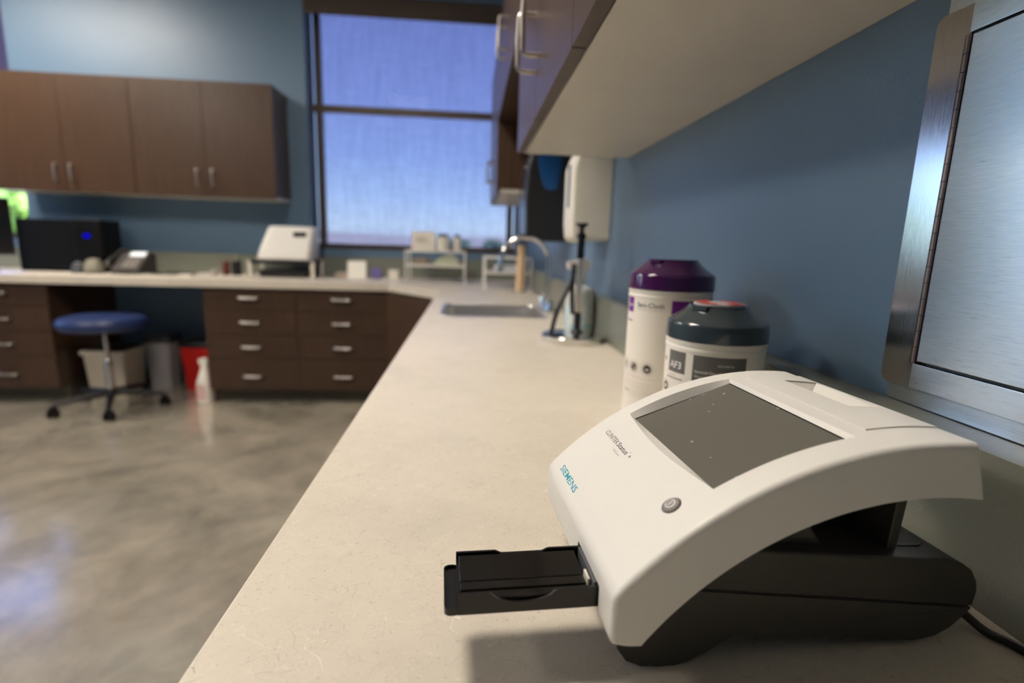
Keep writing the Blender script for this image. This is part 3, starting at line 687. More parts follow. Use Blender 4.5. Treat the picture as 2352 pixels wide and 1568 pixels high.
# power lead
b = new_bm(); tube(b, smooth([(.3585, .335, .872), (.372, .322, .862), (.380, .306, .8545), (.389, .294, .8535), (.394, .27, .8535), (.392, .21, .8535), (.388, .10, .8535), (.392, -.05, .8535), (.39, -.3, .8535)], 6), .0032, 10)
ob('power_cord', b, BLACK, an, world=True)
o = [x for x in an.children if x.name.startswith('power_cord')][0]
o.data.transform(Matrix.Rotation(-PHI, 4, 'Z'))
# ================================================================== wipe canisters
def canister(label, cx, cy, r, ztop, body_top, lid_mat, cap):
    t = thing('wipes_canister', label, 'canister', (cx, cy, H)); z0 = H
    bt = body_top
    b = new_bm(); lathe(b, [(0, z0), (r*.90, z0), (r*.96, z0+.003), (r*.975, z0+.010), (r*.965, z0+.016), (r*.97, bt-.0145), (r*.985, bt-.0125), (r*.985, bt-.0095), (r*.965, bt-.0080), (r*.965, bt-.0070), (r*.985, bt-.0055), (r*.985, bt-.001), (r*.93, bt-.001), (r*.93, bt+.004), (0, bt+.004)], (cx, cy, 0), 96)
    bo = ob('body', b, WPL, t, angle=50)
    lr = ztop-bt
    b = new_bm(); lathe(b, [(r*.94, bt), (r, bt), (r*1.0, bt+.0015), (r*.99, bt+lr*.42), (r*.982, bt+lr*.47), (r*.965, bt+lr*.505), (r*.94, bt+lr*.53), (r*.91, bt+lr*.56), (r*.77, bt+lr*.70), (r*.67, bt+lr*.82), (r*.61, bt+lr*.92), (r*.59, bt+lr*.93), (r*.585, bt+lr*.96), (r*.58, bt+lr*.99), (r*.57, bt+lr), (0, bt+lr)], (cx, cy, 0), 96)
    li = ob('lid', b, lid_mat, t, angle=45)
    # flip tab towards the room
    a = math.radians(212); m = Matrix.Translation((cx, cy, 0)) @ Matrix.Rotation(a, 4, 'Z')
    b = new_bm(); q = bmesh.new(); box(q, r*.52, r*.68, -.010, .010, bt+lr*.86, bt+lr*1.0, .0015, 2); add(b, q, m); ob('flip_tab', b, lid_mat, li)
    return t, bo, li
PUR = plain('gloss_purple', srgb(64, 14, 74), .12, coat=.4); GRY = plain('gloss_slate', srgb(54, 64, 68), .14, coat=.4)
PP = plain('purple_print', srgb(108, 24, 130), .45, var=.01); GP = plain('slate_print', srgb(98, 98, 94), .45, var=.01); KP = plain('black_print', srgb(70, 62, 54), .5, var=.01); MP = plain('mauve_print', srgb(206, 170, 190), .5, var=.01); WPR = plain('white_print', srgb(235, 232, 226), .5, var=.01); LG = plain('light_grey_print', srgb(182, 174, 164), .5, var=.01)
C1 = (.323, .813, .0665); t1, b1, l1 = canister('tall white wipes canister with a glossy purple lid', *C1, 1.108, 1.062, PUR, None)
C2 = (.318, .637, .0624); t2, b2, l2 = canister('white wipes canister with a slate grey lid and red and white sticker on top', *C2, 1.056, 1.014, GRY, None)
def oncyl(C, a0, z0, k=.9735):
    """a0 = bearing in degrees of x=0 on the can, running left to right as seen from outside"""
    R = C[2]*k
    def fn(x, y):
        a = math.radians(a0)+x/R; return (C[0]+R*math.cos(a), C[1]+R*math.sin(a), z0+y)
    return fn
def pr(bo, C, mat, items, name='lettering'):
    b = new_bm()
    for it in items:
        if it[0] == 't': wrap(b, letters(it[1], it[4], it[5], it[6] if len(it) > 6 else False), oncyl(C, it[2], it[3]))
        if it[0] == 'r': quad_grid(b, 0, it[3], 0, it[4], oncyl(C, it[1], it[2], it[5] if len(it) > 5 else .973), 10, 1)
        if it[0] == 'o': ring_grid(b, 0, 0, it[3], it[4], oncyl(C, it[1], it[2]))
    return ob(name, b, mat, bo, world=True, angle=80)
pr(b1, C1, PP, [('r', 173, 1.0245, .0215, .0240)], 'purple_label')
pr(b1, C1, PP, [('r', 251.5, 1.0265, .046, .0210), ], 'purple_label')
pr(b1, C1, WPR, [('t', 'Super', 175, 1.0335, .019, .0056, True)])
pr(b1, C1, KP, [('t', 'Sani-Cloth', 201, 1.0345, .0465, .0070, True)])
pr(b1, C1, LG, [('t', 'GERMICIDAL DISPOSABLE WIPE', 201, 1.0300, .0465, .0022)])
for k, a in enumerate((180, 202, 225)):
    ring = pr(b1, C1, LG, [('o', a, .9385, .0098, .0103), ('o', a, .9385, .0080, .0084)], 'round_symbol')
    ic = [[('r', a-1.5, .933, .004, .011)], [('r', a-4, .935, .005, .005), ('r', a, .938, .004, .005), ('o', a, .9385, .0042, .0062)], [('o', a, .9385, .0032, .0066), ('r', a-2, .939, .0045, .006)]][k]
    pr(b1, C1, KP, ic, 'symbol_print')
pr(b1, C1, MP, [('t', 'Effective against bacteria and viruses', 183, .9215, .062, .0026)])
pr(b1, C1, LG, [('t', 'Kills germs on hard surfaces when used as', 182, .9135-.0045*i, .058, .0020) for i in range(3)])
pr(b1, C1, KP, [('t', 'Caution', 182, .8960, .014, .0042, True)])
pr(b1, C1, LG, [('t', 'directed on all equipment', 196, .8985-.0045*i, .050, .0026) for i in range(3)])
b = new_bm(); quad_grid(b, 0, .021, 0, .0018, oncyl(C1, 173, 1.0100), 8, 1); ob('underline', b, PP, b1)
pr(b2, C2, GP, [('r', 184, .9710, .0295, .0275)], 'slate_label')
pr(b2, C2, GP, [('r', 221.5, .9590, .0630, .0390)], 'slate_label')
pr(b2, C2, GP, [('r', 182, .9625, .0295, .0013)], 'underline')
pr(b2, C2, WPR, [('t', 'AF3', 187, .9765, .0205, .0088, True), ('t', 'Germicidal Disposable', 224, .9765, .034, .0034, True), ('t', 'Wipes for surfaces', 224, .9705, .030, .0030), ('t', 'SURFACE DISINFECTANT', 249, .9865, .0190, .0024)])
pr(b2, C2, KP, [('t', 'Cloth', 164, .9820, .014, .006, True), ('o', 179.5, .9490, .0078, .0083), ('o', 179.5, .9490, .003, .0060), ('o', 163, .9500, .0078, .0083)])
pr(b2, C2, LG, [('t', 'UNSCENTED', 186, .9660, .014, .0024)])
# sticker on the grey lid
b = new_bm()
fl = lambda x, y: (C2[0]+x, C2[1]+y, 1.0563)
for i in range(12):
    a0, a1 = 2*PI*i/12, 2*PI*(i+1)/12
    if i % 3 == 2: continue
    g = [b.verts.new(fl(q*math.cos(a), q*math.sin(a))) for a in (a0, (a0+a1)/2, a1) for q in (.016, .030)]
    b.faces.new((g[0], g[1], g[3], g[2])); b.faces.new((g[2], g[3], g[5], g[4]))
STK = plain('red_sticker', srgb(214, 62, 40), .4); b2_ = new_bm(); lathe(b2_, [(0, 1.0561), (.031, 1.0561), (.031, 1.0575), (0, 1.0582)], (C2[0], C2[1], 0), 40); ob('sticker', b2_, plain('white_sticker', srgb(214, 204, 200), .3), l2, label='red and white round sticker')
for v in b.verts: v.co.z = 1.0584
ob('sticker_print', b, STK, l2)
# ================================================================== steel pass-through door on the right wall
t = thing('steel_pass_through', 'brushed stainless pass-through cabinet with a long piano hinge set in the blue wall', 'steel cabinet', (XW, .2, .976))
b = new_bm(); loft(b, [[(XW-.0005, p[0], p[1]) for p in [(q[0], q[1]) for q in rrect(-.16, .502, .9765, 1.375, .004, 0)]], [(XW-.0035, p[0], p[1]) for p in [(q[0], q[1]) for q in rrect(-.16, .502, .9765, 1.375, .004, 0)]]]); ob('back_plate', b, STEEL_H, t)
def plate(name, y0, y1, z0, z1, xa, xb, mat, rad=.0, bev=.0008):
    b = new_bm()
    if rad: loft(b, [[(xa, q[0], q[1]) for q in rrect(y0, y1, z0, z1, rad, 0)], [(xb, q[0], q[1]) for q in rrect(y0, y1, z0, z1, rad, 0)]])
    else: box(b, min(xa, xb), max(xa, xb), y0, y1, z0, z1, bev)
    return ob(name, b, mat, t)
b = new_bm(); q = [p for p in rrect(.440, .5065, .9935, 1.345, .009, 0, 6) if True]
q = [(max(p[0], .4710), p[1]) for p in q]; loft(b, [[(XW-.0036, p[0], p[1]) for p in q], [(XW-.0075-.0020*(p[0]-.471)/.0355, p[0], p[1]) for p in q]]); ob('hinge_flange', b, STEEL_V, t, label='upright steel flange')
plate('bottom_rail', -.14, .4690, .9945, 1.0190, XW-.0036, XW-.0105, STEEL_H)
plate('top_rail', -.14, .4690, 1.3195, 1.3450, XW-.0036, XW-.0105, STEEL_H)
plate('door', -.10, .4620, 1.0225, 1.3160, XW-.0036, XW-.0135, STEEL_H, .0, .0012)
plate('gap_shade', -.12, .4632, 1.0185, 1.3200, XW-.0036, XW-.0050, BLACK)  # black sheet behind the door edge, puts shade into its gaps
b = new_bm(); n = 19; z0, z1 = 1.0200, 1.3170
for i in range(n):
    a, c = z0+(z1-z0)*i/n+.0004, z0+(z1-z0)*(i+1)/n-.0004
    lathe(b, [(0, a), (.0036, a), (.0036, c), (0, c)], (XW-.0100, .4672, 0), 16)
ob('hinge', b, plain('bronzed_steel', (.27, .20, .175, 1), .4, 1), t, label='long knuckled hinge')
b = new_bm(); box(b, XW-.0125, XW-.0062, .4640, .4702, 1.0195, 1.3172); ob('hinge_pin', b, BLACK, t)
plate('hinge_leaf', .4635, .4708, 1.0195, 1.3175, XW-.0036, XW-.0060, BLACK)
# ================================================================== paper towel holder
t = thing('towel_holder', 'chrome and black upright paper towel holder standing empty on the worktop', 'towel holder', (.306, 1.497, H)); cx, cy = .306, 1.497
b = new_bm(); lathe(b, [(0, H), (.090, H), (.092, H+.002), (.092, H+.017), (.088, H+.021), (.060, H+.024), (0, H+.025)], (cx, cy, 0), 64); ob('base', b, CHROME, t)
px, py = .319, 1.50
b = new_bm(); lathe(b, [(0, H+.024), (.020, H+.024), (.012, H+.034), (.0105, H+.04), (.0105, .935), (0, .935)], (px, py, 0), 24); ob('lower_grip', b, BLACK, t)
b = new_bm(); lathe(b, [(.008, .934), (.0088, .934), (.0088, 1.092), (.008, 1.092)], (px, py, 0), 24); ob('post', b, plain('warm_brushed_metal', (.86, .78, .68, 1), .3, .8), t)
b = new_bm(); lathe(b, [(0, 1.090), (.0105, 1.090), (.0105, 1.148), (.014, 1.151), (.014, 1.157), (.008, 1.164), (.007, 1.172), (.010, 1.180), (.018, 1.186), (.018, 1.191), (0, 1.193)], (px, py, 0), 32); ob('top_knob', b, GLOSSB, t)
b = new_bm(); tube(b, smooth([(.238, 1.47, H+.018), (.240, 1.47, .885), (.255, 1.475, .945), (.278, 1.485, .99), (.297, 1.492, 1.03), (.301, 1.493, 1.075), (.298, 1.493, .99), (.303, 1.494, .93)], 6), [.0065]*43, 10)
ob('tension_arm', b, BLACK, t)
# ================================================================== spray bottles
def spray_bottle(name, label, cx, cy, z0, r, hb, head, mat, hmat, grp=None, aim=0, band=None):
    t = thing(name, label, 'spray bottle', (cx, cy, z0)); m = Matrix.Translation((cx, cy, z0)) @ Matrix.Rotation(aim, 4, 'Z')
    b = new_bm(); q = bmesh.new(); lathe(q, [(0, 0), (r*.9, 0), (r, .006), (r, hb*.72), (r*.96, hb*.78), (r*.82, hb*.83), (r*.45, hb*.865), (r*.3, hb*.90), (r*.3, hb), (0, hb)], (0, 0, 0), 40); add(b, q, m); bo = ob('body', b, mat, t)
    b = new_bm(); q = bmesh.new(); lathe(q, [(0, hb-.010), (r*.36, hb-.010), (r*.36, hb+.012), (r*.3, hb+.02), (0, hb+.02)], (0, 0, 0), 24); add(b, q, m); ob('collar', b, hmat, t)
    b = new_bm(); q = bmesh.new(); prism(q, [(-.046, hb+.026), (-.050, hb+.048), (.01, hb+.062), (.030, hb+.050), (.022, hb+.016), (-.008, hb+.014), (-.010, hb+.030)], -.009, .009, 'y', .003, 2); add(b, q, m); hd = ob('spray_head', b, hmat, t)
    b = new_bm(); q = bmesh.new(); tube(q, smooth([(-.012, 0, hb+.030), (-.026, 0, hb+.018), (-.030, 0, hb-.008), (-.036, 0, hb-.02)], 5), .0035, 8); add(b, q, m); ob('trigger', b, hmat, hd)
    if band:
        b = new_bm(); q = bmesh.new(); lathe(q, [(r+.0003, hb*.12), (r+.0006, hb*.12), (r+.0006, hb*.52), (r+.0003, hb*.52)], (0, 0, 0), 40); add(b, q, m); ob('label_band', b, band, bo)
CLR = plain('frosted_bottle', srgb(196, 200, 196), .35, **{'Subsurface Weight': .2})
q = NM('printed_band'); v = q.coord(scale=(1, 1, 1)); n = q.noise(36, 2, vec=v)
q.l(q.ramp(n, [(.50, srgb(205, 208, 205)), (.56, srgb(120, 190, 205)), (.62, srgb(205, 208, 205))]), q.b.inputs['Base Color']); BAND = q.m
spray_bottle('spray_bottle', 'frosted white spray bottle behind the towel holder', .354, 1.640, H, .046, .178, None, CLR, WPL, aim=0.15, band=BAND)
# ================================================================== rack and things on the back worktop
def rack(label, x0, x1, y0, y1, zt, zm, zl):
    t = thing('wire_rack', label, 'rack', ((x0+x1)/2, (y0+y1)/2, zl), group='white wire racks'); RW = plain('white_enamel', srgb(232, 230, 222), .35)
    for x in (x0, x1):
        for y in (y0, y1):
            b = new_bm(); tube(b, [(x, y, zl), (x, y, zt)], .0055, 8); ob('leg', b, RW, t)
    for z in (zt, zm):
        b = new_bm(); tube(b, [(x0, y0, z), (x1, y0, z), (x1, y1, z), (x0, y1, z), (x0, y0, z)], .0055, 8)
        for i in range(1, 12): x = x0+(x1-x0)*i/12; tube(b, [(x, y0, z), (x, y1, z)], .0022, 6)
        ob('shelf', b, RW, t)
    b = new_bm(); tube(b, [(x0, y0, zl+.004), (x0, y1, zl+.004)], .004, 8); tube(b, [(x1, y0, zl+.004), (x1, y1, zl+.004)], .004, 8); ob('foot_bar', b, RW, t)
rack('white two-tier wire rack with boxes and jars on it, under the big window', -.44, -.035, 3.66, 3.93, 1.066, .967, H)
rack('white two-tier wire rack behind the tap, holding a folded white cloth', .095, .385, 3.24, 3.56, 1.045, .950, H)
def card_box(name, label, x0, x1, y0, y1, z0, z1, mat, cat='box', lines=True, rot=0):
    c = Vector(((x0+x1)/2, (y0+y1)/2, z0)); t = thing(name, label, cat, c, rot); w, d, h = (x1-x0)/2, (y1-y0)/2, z1-z0
    b = new_bm(); box(b, -w, w, -d, d, 0, h, .003, 2); bo = ob('carton', b, mat, t, world=False)
    b = new_bm(); box(b, -w*.98, w*.98, -.0015, .0015, h-.0005, h+.0008); ob('flap_edge', b, LG, t, world=False)
    if lines:
        b = new_bm()
        for i, (a, c_) in enumerate(((.62, .66), (.52, .54), (.44, .46))): quad_grid(b, -w*.6, w*(.2+.15*i), h*a, h*c_, lambda x, y: (x, -d-.0006, y), 2, 1)
        ob('print', b, KP, t, world=False)
    return t
card_box('carton', 'upright white carton on top of the rack under the window', -.405, -.245, 3.72, 3.80, 1.072, 1.200, WPL)
def jar(label, cx, cy, z0, r, h, body, cap, caph):
    t = thing('jar', label, 'jar', (cx, cy, z0))
    b = new_bm(); lathe(b, [(0, z0), (r*.94, z0), (r, z0+.004), (r, z0+h*.72), (r*.9, z0+h*.8), (r*.7, z0+h*.84), (r*.7, z0+h*.86), (0, z0+h*.86)], (cx, cy, 0), 32); ob('body', b, body, t)
    b = new_bm(); lathe(b, [(0, z0+h*.85), (r*.82, z0+h*.85), (r*.82, z0+h), (r*.76, z0+h+.002), (0, z0+h+.002)], (cx, cy, 0), 32); ob('cap', b, cap, t)
jar('wide white jar with a dark lid, middle of the rack top', -.190, 3.76, 1.072, .045, .115, WPL, plain('olive_cap', srgb(52, 60, 50), .4), 0)
jar('small dark-capped white bottle at the right end of the rack top', -.092, 3.76, 1.072, .026, .112, WPL, BLACK, 0)
b = new_bm(); q = smooth([(-.25, .973), (-.24, 1.0), (-.19, 1.035), (-.13, 1.045), (-.09, 1.02), (-.07, .973)], 4); prism(b, [(p.x, p.y) for p in [Vector((a[0], a[1])) for a in q]], 3.72, 3.86, 'y', .01, 2); tag(ob('folded_pouch', b, plain('pale_green_pouch', srgb(206, 212, 184), .5, var=.2)), 'pale green and white pouch on the rack middle shelf, right side', 'pouch')
card_box('carton', 'small tan carton on the middle shelf of the rack, left side', -.40, -.30, 3.72, 3.84, .973, 1.022, plain('tan_card', srgb(150, 138, 120), .6), lines=False)
b = new_bm(); box(b, .16, .34, 3.30, 3.50, .956, .975, .006, 3); box(b, .165, .335, 3.305, 3.495, .976, .996, .007, 3); tag(ob('folded_cloth', b, plain('white_cloth', srgb(226, 228, 232), .8, bump=.3)), 'folded white cloth on the rack behind the tap', 'cloth')
t = thing('wooden_post', 'pale wooden upright post standing behind the tap', 'post', (.300, 3.12, H))
b = new_bm(); lathe(b, [(0, H), (.045, H), (.047, H+.004), (.042, H+.010), (0, H+.011)], (.300, 3.12, 0), 32); ob('foot_disc', b, CHROME, t)
b = new_bm(); tube(b, [(.302, 3.12, H+.010), (.309, 3.12, 1.125)], .026, 20); ob('post', b, TANW, t)
# white monitor-like analyser on its stand
t = thing('printer_stand', 'low black and white stand under the white machine on the back worktop', 'stand', (-1.33, 3.94, H))
b = new_bm(); box(b, -1.545, -1.115, 3.82, 4.07, .945, .972, .004); ob('shelf', b, BLACK, t)
for x in (-1.545, -1.115):
    for y in (3.83, 4.06):
        b = new_bm(); box(b, x-.012, x+.012, y-.010, y+.010, H, .968, .003); ob('leg', b, OFFW, t)
t = thing('charging_tray', 'black tray under the low stand', 'tray', (-1.33, 3.94, H)); b = new_bm(); box(b, -1.49, -1.17, 3.84, 4.05, H, .905, .012, 3); ob('tray', b, BLACK, t)
t = thing('desktop_machine', 'white slope-fronted machine with a small dark display on the low stand', 'machine', (-1.30, 3.95, .972))
b = new_bm(); loft(b, [[(x, y, z) for x, y, z in rrect(-1.495, -1.135, 3.83, 4.06, .03, .972)], rrect(-1.500, -1.130, 3.825, 4.065, .035, .985), rrect(-1.485, -1.125, 3.84, 4.075, .035, 1.05), rrect(-1.44, -1.115, 3.90, 4.085, .03, 1.195), rrect(-1.425, -1.12, 3.915, 4.08, .03, 1.21)]); ob('housing', b, WHITEP, t, angle=40)
b = new_bm(); box(b, -1.497, -1.133, 3.826, 4.064, .9725, .985, .003); ob('base_band', b, plain('grey_band', srgb(150, 148, 140), .5), t)
b = new_bm(); 
for v in ((-1.255, 1.172), (-1.165, 1.172), (-1.165, 1.138), (-1.255, 1.138)): b.verts.new((v[0], 3.90-(1.195-v[1])*.41-.003, v[1]))
b.verts.ensure_lookup_table(); f_ = b.faces.new(b.verts[:]); r_ = bmesh.ops.extrude_face_region(b, geom=[f_])
for v in [x for x in r_['geom'] if isinstance(x, bmesh.types.BMVert)]: v.co.y += .006
bmesh.ops.recalc_face_normals(b, faces=b.faces[:]); ob('display', b, plain('dark_display', srgb(34, 34, 36), .15), t)
# cards and little boxes
t = thing('card_holder', 'tilted white card standing on the back worktop beside a purple packet', 'card', (-.83, 3.95, H), .15)
b = new_bm(); prism(b, [(-.05, 0), (-.045, 0), (.0, .125), (-.005, .127)], -.065, .065, 'x', .001); ob('card', b, WPL, t, world=False)
b = new_bm(); prism(b, [(.0, .120), (.004, .120), (.05, 0), (.046, 0)], -.06, .06, 'x', .001); ob('prop', b, OFFW, t, world=False)
b = new_bm(); box(b, -.725, -.655, 3.94, 3.99, H, .925, .012, 3); tag(ob('packet', b, plain('purple_packet', srgb(108, 96, 160), .5, var=.25)), 'small purple packet right of the tilted white card', 'packet')
b = new_bm(); box(b, -.99, -.90, 3.95, 4.02, H, .89, .008, 3); tag(ob('packet', b, plain('beige_packet', srgb(196, 180, 160), .5, var=.2)), 'small beige packet left of the tilted white card', 'packet')
card_box('carton', 'tiny white carton standing left of the wire rack', -.595, -.525, 3.90, 3.96, H, .92, WPL, lines=False)
# pen pots
def pot(label, x, y, w, h, mat, pens):
    t = thing('pen_pot', label, 'pot', (x, y, H)); b = new_bm(); lathe(b, [(0, H), (w, H), (w, H+h), (w-.003, H+h), (w-.003, H+.01), (0, H+.01)], (x, y, 0), 24); ob('cup', b, mat, t)
    for i, m in enumerate(pens):
        b = new_bm(); a = i*2.1; tube(b, [(x+.01*math.cos(a), y+.01*math.sin(a), H+.012), (x+(w-.006)*math.cos(a), y+(w-.006)*math.sin(a), H+h+.04+.012*i)], .004, 8)
        tag(ob('pen', b, m), {0: 'pen leaning in the ', 1: 'second pen leaning in the ', 2: 'third pen leaning in the '}[i]+label.split(' on ')[0], 'pen', 'pens in the pots')
pot('black pen pot on the back worktop beside the low stand', -1.70, 3.98, .033, .10, BLACK, [BLACK, plain('grey_pen', srgb(150, 146, 140), .4)])
pot('dark red pen pot on the back worktop', -1.765, 3.96, .024, .095, plain('dark_red', srgb(96, 40, 34), .4), [plain('red_pen', srgb(140, 50, 44), .4)])
b = new_bm(); lathe(b, [(0, H), (.03, H), (.03, H+.03), (.026, H+.034), (0, H+.034)], (-1.835, 3.93, 0), 28); tag(ob('tape_roll', b, plain('tape', srgb(170, 165, 155), .4)), 'small pale tape roll left of the pen pots', 'tape roll')
b = new_bm(); box(b, -1.98, -1.90, 3.72, 3.80, H, H+.012, .004); tag(ob('note_pad', b, WPL), 'small white note pad near the edge of the back worktop', 'note pad')
b = new_bm(); box(b, -2.24, -2.00, 3.85, 4.03, H, H+.012, .005); tag(ob('mouse_mat', b, BLACK), 'flat black mat right of the desk phone', 'mat')
LED = emit('blue_led', (0, 0, 1, 1), .75); LED.node_tree.nodes['Principled BSDF'].inputs['Base Color'].default_value = (0, 0, .02, 1); LED.node_tree.nodes['Principled BSDF'].inputs['Specular IOR Level'].default_value = 0
# computer tower lying along the wall
t = thing('computer_tower', 'black computer tower with a glowing blue oval light on the back worktop', 'computer', (-2.83, 3.98, H))
b = new_bm(); box(b, -3.11, -2.735, 3.90, 4.10, H, 1.208, .006, 2); ob('case', b, plain('matt_black', (.006, .007, .009, 1), .7, spec=.08), t)
b = new_bm(); prism(b, [(-2.737, 3.893), (-2.60, 3.893), (-2.565, 3.91), (-2.555, 3.95), (-2.555, 4.105), (-2.737, 4.105)], H, 1.213, 'z', .008, 3); ob('front_panel', b, plain('satin_black', (.004, .004, .005, 1), .4, spec=.25), t)
b = new_bm(); q = bmesh.new(); lathe(q, [(0, -.002), (.020, -.002), (.020, .001), (.016, .003), (0, .003)], (0, 0, 0), 32)
for v in q.verts: v.co = Vector((-2.650+v.co.x*1.15, 3.8925-v.co.z, 1.102+v.co.y*.72))
add(b, q); ob('power_light', b, LED, t, label='glowing blue oval light')
# desk phone
t = thing('desk_phone', 'dark desk phone with a lit display', 'phone', (-2.36, 3.92, H))
b = new_bm(); prism(b, [(3.80, H), (4.03, H), (4.03, .985), (3.97, 1.0), (3.80, .885)], -2.46, -2.28, 'x', .006, 2); ob('base', b, plain('phone_grey', srgb(60, 56, 52), .45), t)
def slope(x, s, off=.0015): # point on the sloped face
    y = 3.80+.17*s; return (x, y-off*.56, .885+.115*s+off*.83)
b = new_bm(); quad_grid(b, -2.405, -2.300, .72, .97, lambda x, s: slope(x, s), 2, 2); ob('display', b, emit('phone_display', (.5, .8, .9, 1), .38), t)
b = new_bm()
for i in range(3):
    for j in range(4): quad_grid(b, -2.40+.032*i, -2.378+.032*i, .12+.13*j, .20+.13*j, lambda x, s: slope(x, s), 1, 1)
ob('keys', b, plain('phone_keys', srgb(150, 142, 132), .5), t)
b = new_bm(); tube(b, smooth([(-2.475, 3.80, .905), (-2.48, 3.84, .945), (-2.48, 3.90, .965), (-2.478, 3.96, .995), (-2.475, 4.01, 1.0)], 4), [.022, .022, .019, .015, .014, .014, .014, .014, .014, .014, .015, .016, .02, .022, .022, .022, .021], 12); ob('handset', b, plain('phone_handset', srgb(48, 45, 42), .4), t)
b = new_bm(); lathe(b, [(0, H), (.050, H), (.058, H+.02), (.055, H+.06), (.035, H+.095), (0, H+.105)], (-2.575, 3.82, 0), 36); 
t = thing('speaker', 'rounded pale grey gadget in front of the computer tower', 'gadget', (-2.575, 3.82, H)); ob('shell', b, plain('grey_beige_gloss', srgb(140, 137, 122), .2), t)
b = new_bm(); lathe(b, [(.052, H), (.0605, H), (.0605, H+.006), (.052, H+.006)], (-2.575, 3.82, 0), 36); ob('base_ring', b, BLACK, t)
t = thing('tape_dispenser', 'small dark round gadget at the right foot of the computer tower', 'gadget', (-2.665, 3.80, H))
b = new_bm(); lathe(b, [(0, H), (.040, H), (.036, H+.05), (.020, H+.07), (0, H+.072)], (-2.665, 3.80, 0), 28); ob('shell', b, plain('dark_grey_gloss', srgb(84, 84, 90), .15), t)
b = new_bm(); lathe(b, [(.018, H+.069), (.026, H+.064), (.026, H+.070), (.018, H+.075)], (-2.665, 3.80, 0), 28); ob('ring', b, CHROME, t)
b = new_bm(); 
tube(b, smooth([(-2.24, 3.93, H+.006), (-2.20, 3.88, H+.006), (-2.14, 3.83, H+.018), (-2.30, 3.76, H+.006), (-2.42, 3.78, H+.006)], 6), .004, 8); tag(ob('cable', b, BLACK), 'thin black cable lying round the desk phone', 'cable')
# monitor at the left edge
t = thing('monitor', 'black computer monitor cut off by the left edge of the photo', 'monitor', (-3.15, 3.69, H))
d1 = Vector((math.cos(math.radians(60)), math.sin(math.radians(60)), 0)); n1 = Vector((d1.y, -d1.x, 0)); c0 = Vector((-3.175, 3.70, 0))
def mb(a0, a1, n0, n1_, z0, z1, bev=.004):
    b = new_bm(); q = bmesh.new(); box(q, a0, a1, n0, n1_, z0, z1, bev)
    add(b, q, Matrix.Translation(c0) @ Matrix.Rotation(math.radians(60), 4, 'Z')); return b
ob('casing', mb(-.23, .17, -.015, .02, .96, 1.335), BLACK, t); ob('screen', mb(-.218, .158, -.0165, -.0145, .975, 1.322, .0), GLOSSB, t)
ob('neck', mb(-.05, -.01, .02, .04, .86, 1.08), BLACK, t); ob('foot', mb(-.12, .06, -.07, .09, H, .862), BLACK, t)
b = new_bm(); box(b, -3.22, -2.94, 3.56, 3.72, H, H+.0025, .001); tag(ob('paper_sheet', b, plain('lilac_paper', srgb(206, 208, 240), .6)), 'pale lilac sheet of paper at the left end of the back worktop', 'paper')
# ================================================================== stool
t = thing('stool', 'round blue padded stool on a five-star black caster base', 'stool', (-2.32, 3.47, 0)); sx_, sy_ = -2.32, 3.47
b = new_bm(); lathe(b, [(0, .522), (.205, .522), (.232, .532), (.243, .550), (.243, .575), (.228, .598), (.18, .610), (0, .616)], (sx_, sy_, 0), 64); ob('seat', b, plain('blue_vinyl', srgb(34, 50, 94), .38), t)
b = new_bm(); lathe(b, [(0, .508), (.16, .508), (.16, .524), (0, .524)], (sx_, sy_, 0), 32); ob('seat_plate', b, BLACK, t)
b = new_bm(); lathe(b, [(0, .30), (.014, .30), (.014, .515), (0, .515)], (sx_, sy_, 0), 20); lathe(b, [(0, .12), (.025, .12), (.025, .31), (.016, .325), (0, .325)], (sx_, sy_, 0), 24); ob('gas_lift', b, CHROME, t)
b = new_bm(); lathe(b, [(0, .085), (.045, .085), (.045, .115), (.03, .13), (0, .13)], (sx_, sy_, 0), 28); ob('hub', b, BLACK, t)
for i in range(5):
    a = math.radians(-133+72*i); ca, sa = math.cos(a), math.sin(a); e_ = (sx_+.30*ca, sy_+.30*sa)
    b = new_bm(); tube(b, [(sx_+.03*ca, sy_+.03*sa, .103), (sx_+.18*ca, sy_+.18*sa, .094), (sx_+.305*ca, sy_+.305*sa, .078)], [.024, .019, .013], 10); lg = ob('leg', b, BLACK, t)
    b = new_bm(); tube(b, [(e_[0], e_[1], .085), (e_[0], e_[1], .045)], .008, 8); box(b, e_[0]-.016, e_[0]+.016, e_[1]-.02, e_[1]+.02, .045, .068, .006)
    for s in (-.018, .018):
        q = bmesh.new(); lathe(q, [(0, -.009), (.022, -.009), (.027, -.005), (.027, .005), (.022, .009), (0, .009)], (0, 0, 0), 24); add(b, q, Matrix.Translation((e_[0]+s, e_[1], .027)) @ Matrix.Rotation(PI/2, 4, 'Y'))
    ob('caster', b, GLOSSB, lg)
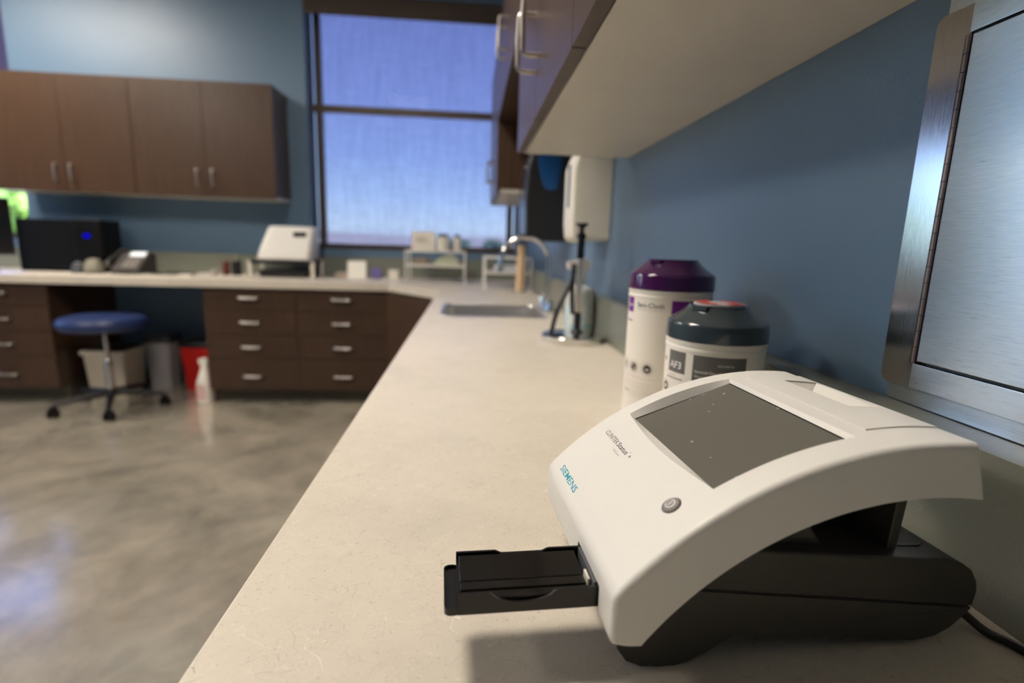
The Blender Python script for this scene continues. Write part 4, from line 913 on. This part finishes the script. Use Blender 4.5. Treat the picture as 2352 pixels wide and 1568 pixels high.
# ================================================================== bins and floor bottle
t = thing('storage_bin', 'cream square bin on the floor under the desk behind the stool', 'bin', (-2.515, 3.835, 0))
b = new_bm(); loft(b, [rrect(-2.635, -2.395, 3.73, 3.95, .015, 0), rrect(-2.650, -2.380, 3.715, 3.965, .015, .30)]); ob('tub', b, plain('cream_bin', srgb(236, 226, 206), .5), t)
b = new_bm(); loft(b, [rrect(-2.666, -2.364, 3.699, 3.981, .018, .295), rrect(-2.666, -2.364, 3.699, 3.981, .018, .322), rrect(-2.65, -2.38, 3.715, 3.965, .015, .324)]); ob('rim', b, plain('cream_rim', srgb(240, 230, 210), .5), t)
b = new_bm(); loft(b, [rrect(-2.65, -2.38, 3.715, 3.965, .015, .323), rrect(-2.62, -2.41, 3.745, 3.935, .02, .345)]); ob('bag', b, BLACK, t)
def wastebasket(label, cx, cy, w, d, h, mat, bag):
    t = thing('wastebasket', label, 'bin', (cx, cy, 0)); b = new_bm()
    L = lambda s, z: rrect(cx-w*s/2, cx+w*s/2, cy-d*s/2, cy+d*s/2, .04*s, z)
    loft(b, [L(.80, 0), L(.90, h*.55), L(.94, h*.56), L(.98, h*.93), L(1.04, h*.935), L(1.04, h)], caps=True); ob('tub', b, mat, t, angle=40)
    b = new_bm(); rn = random.Random(4)
    def J(s, z, j): return [(p[0]+rn.uniform(-j, j), p[1]+rn.uniform(-j, j), p[2]+rn.uniform(-j, j)) for p in L(s, z)]
    loft(b, [J(1.075, h*.955, .003), J(1.085, h*.985, .003), J(1.03, h+.018, .005), J(.85, h+.022, .006)]); ob('bag', b, bag, t)
wastebasket('grey wastebasket under the desk between the cream and red bins', -2.265, 3.98, .18, .20, .37, plain('grey_bin', srgb(158, 156, 156), .5), plain('grey_bag', srgb(46, 46, 48), .35))
wastebasket('red wastebasket with a black liner beside the drawers', -1.985, 3.98, .23, .24, .345, plain('red_bin', srgb(214, 24, 18), .45), BLACK)
t = thing('floor_spray_bottle', 'white spray bottle with red print on the floor beside the drawer cabinet', 'spray bottle', (-1.79, 3.60, 0))
b = new_bm(); loft(b, [rrect(-1.838, -1.750, 3.555, 3.645, .03, 0), rrect(-1.841, -1.747, 3.552, 3.648, .03, .01), rrect(-1.841, -1.747, 3.552, 3.648, .03, .15), rrect(-1.833, -1.754, 3.557, 3.643, .035, .17), rrect(-1.812, -1.772, 3.58, 3.62, .018, .25), rrect(-1.808, -1.776, 3.585, 3.615, .014, .265)]); bo = ob('body', b, WPL, t, angle=45)
b = new_bm(); prism(b, [(-1.825, .275), (-1.83, .298), (-1.79, .315), (-1.765, .30), (-1.770, .26), (-1.815, .258)], 3.59, 3.61, 'y', .004, 2); ob('spray_head', b, WPL, t)
b = new_bm(); quad_grid(b, -1.832, -1.775, .03, .13, lambda x, z: (x, 3.5512, z), 3, 1); ob('label_print', b, plain('pink_label', srgb(232, 190, 186), .5, var=.1), bo)
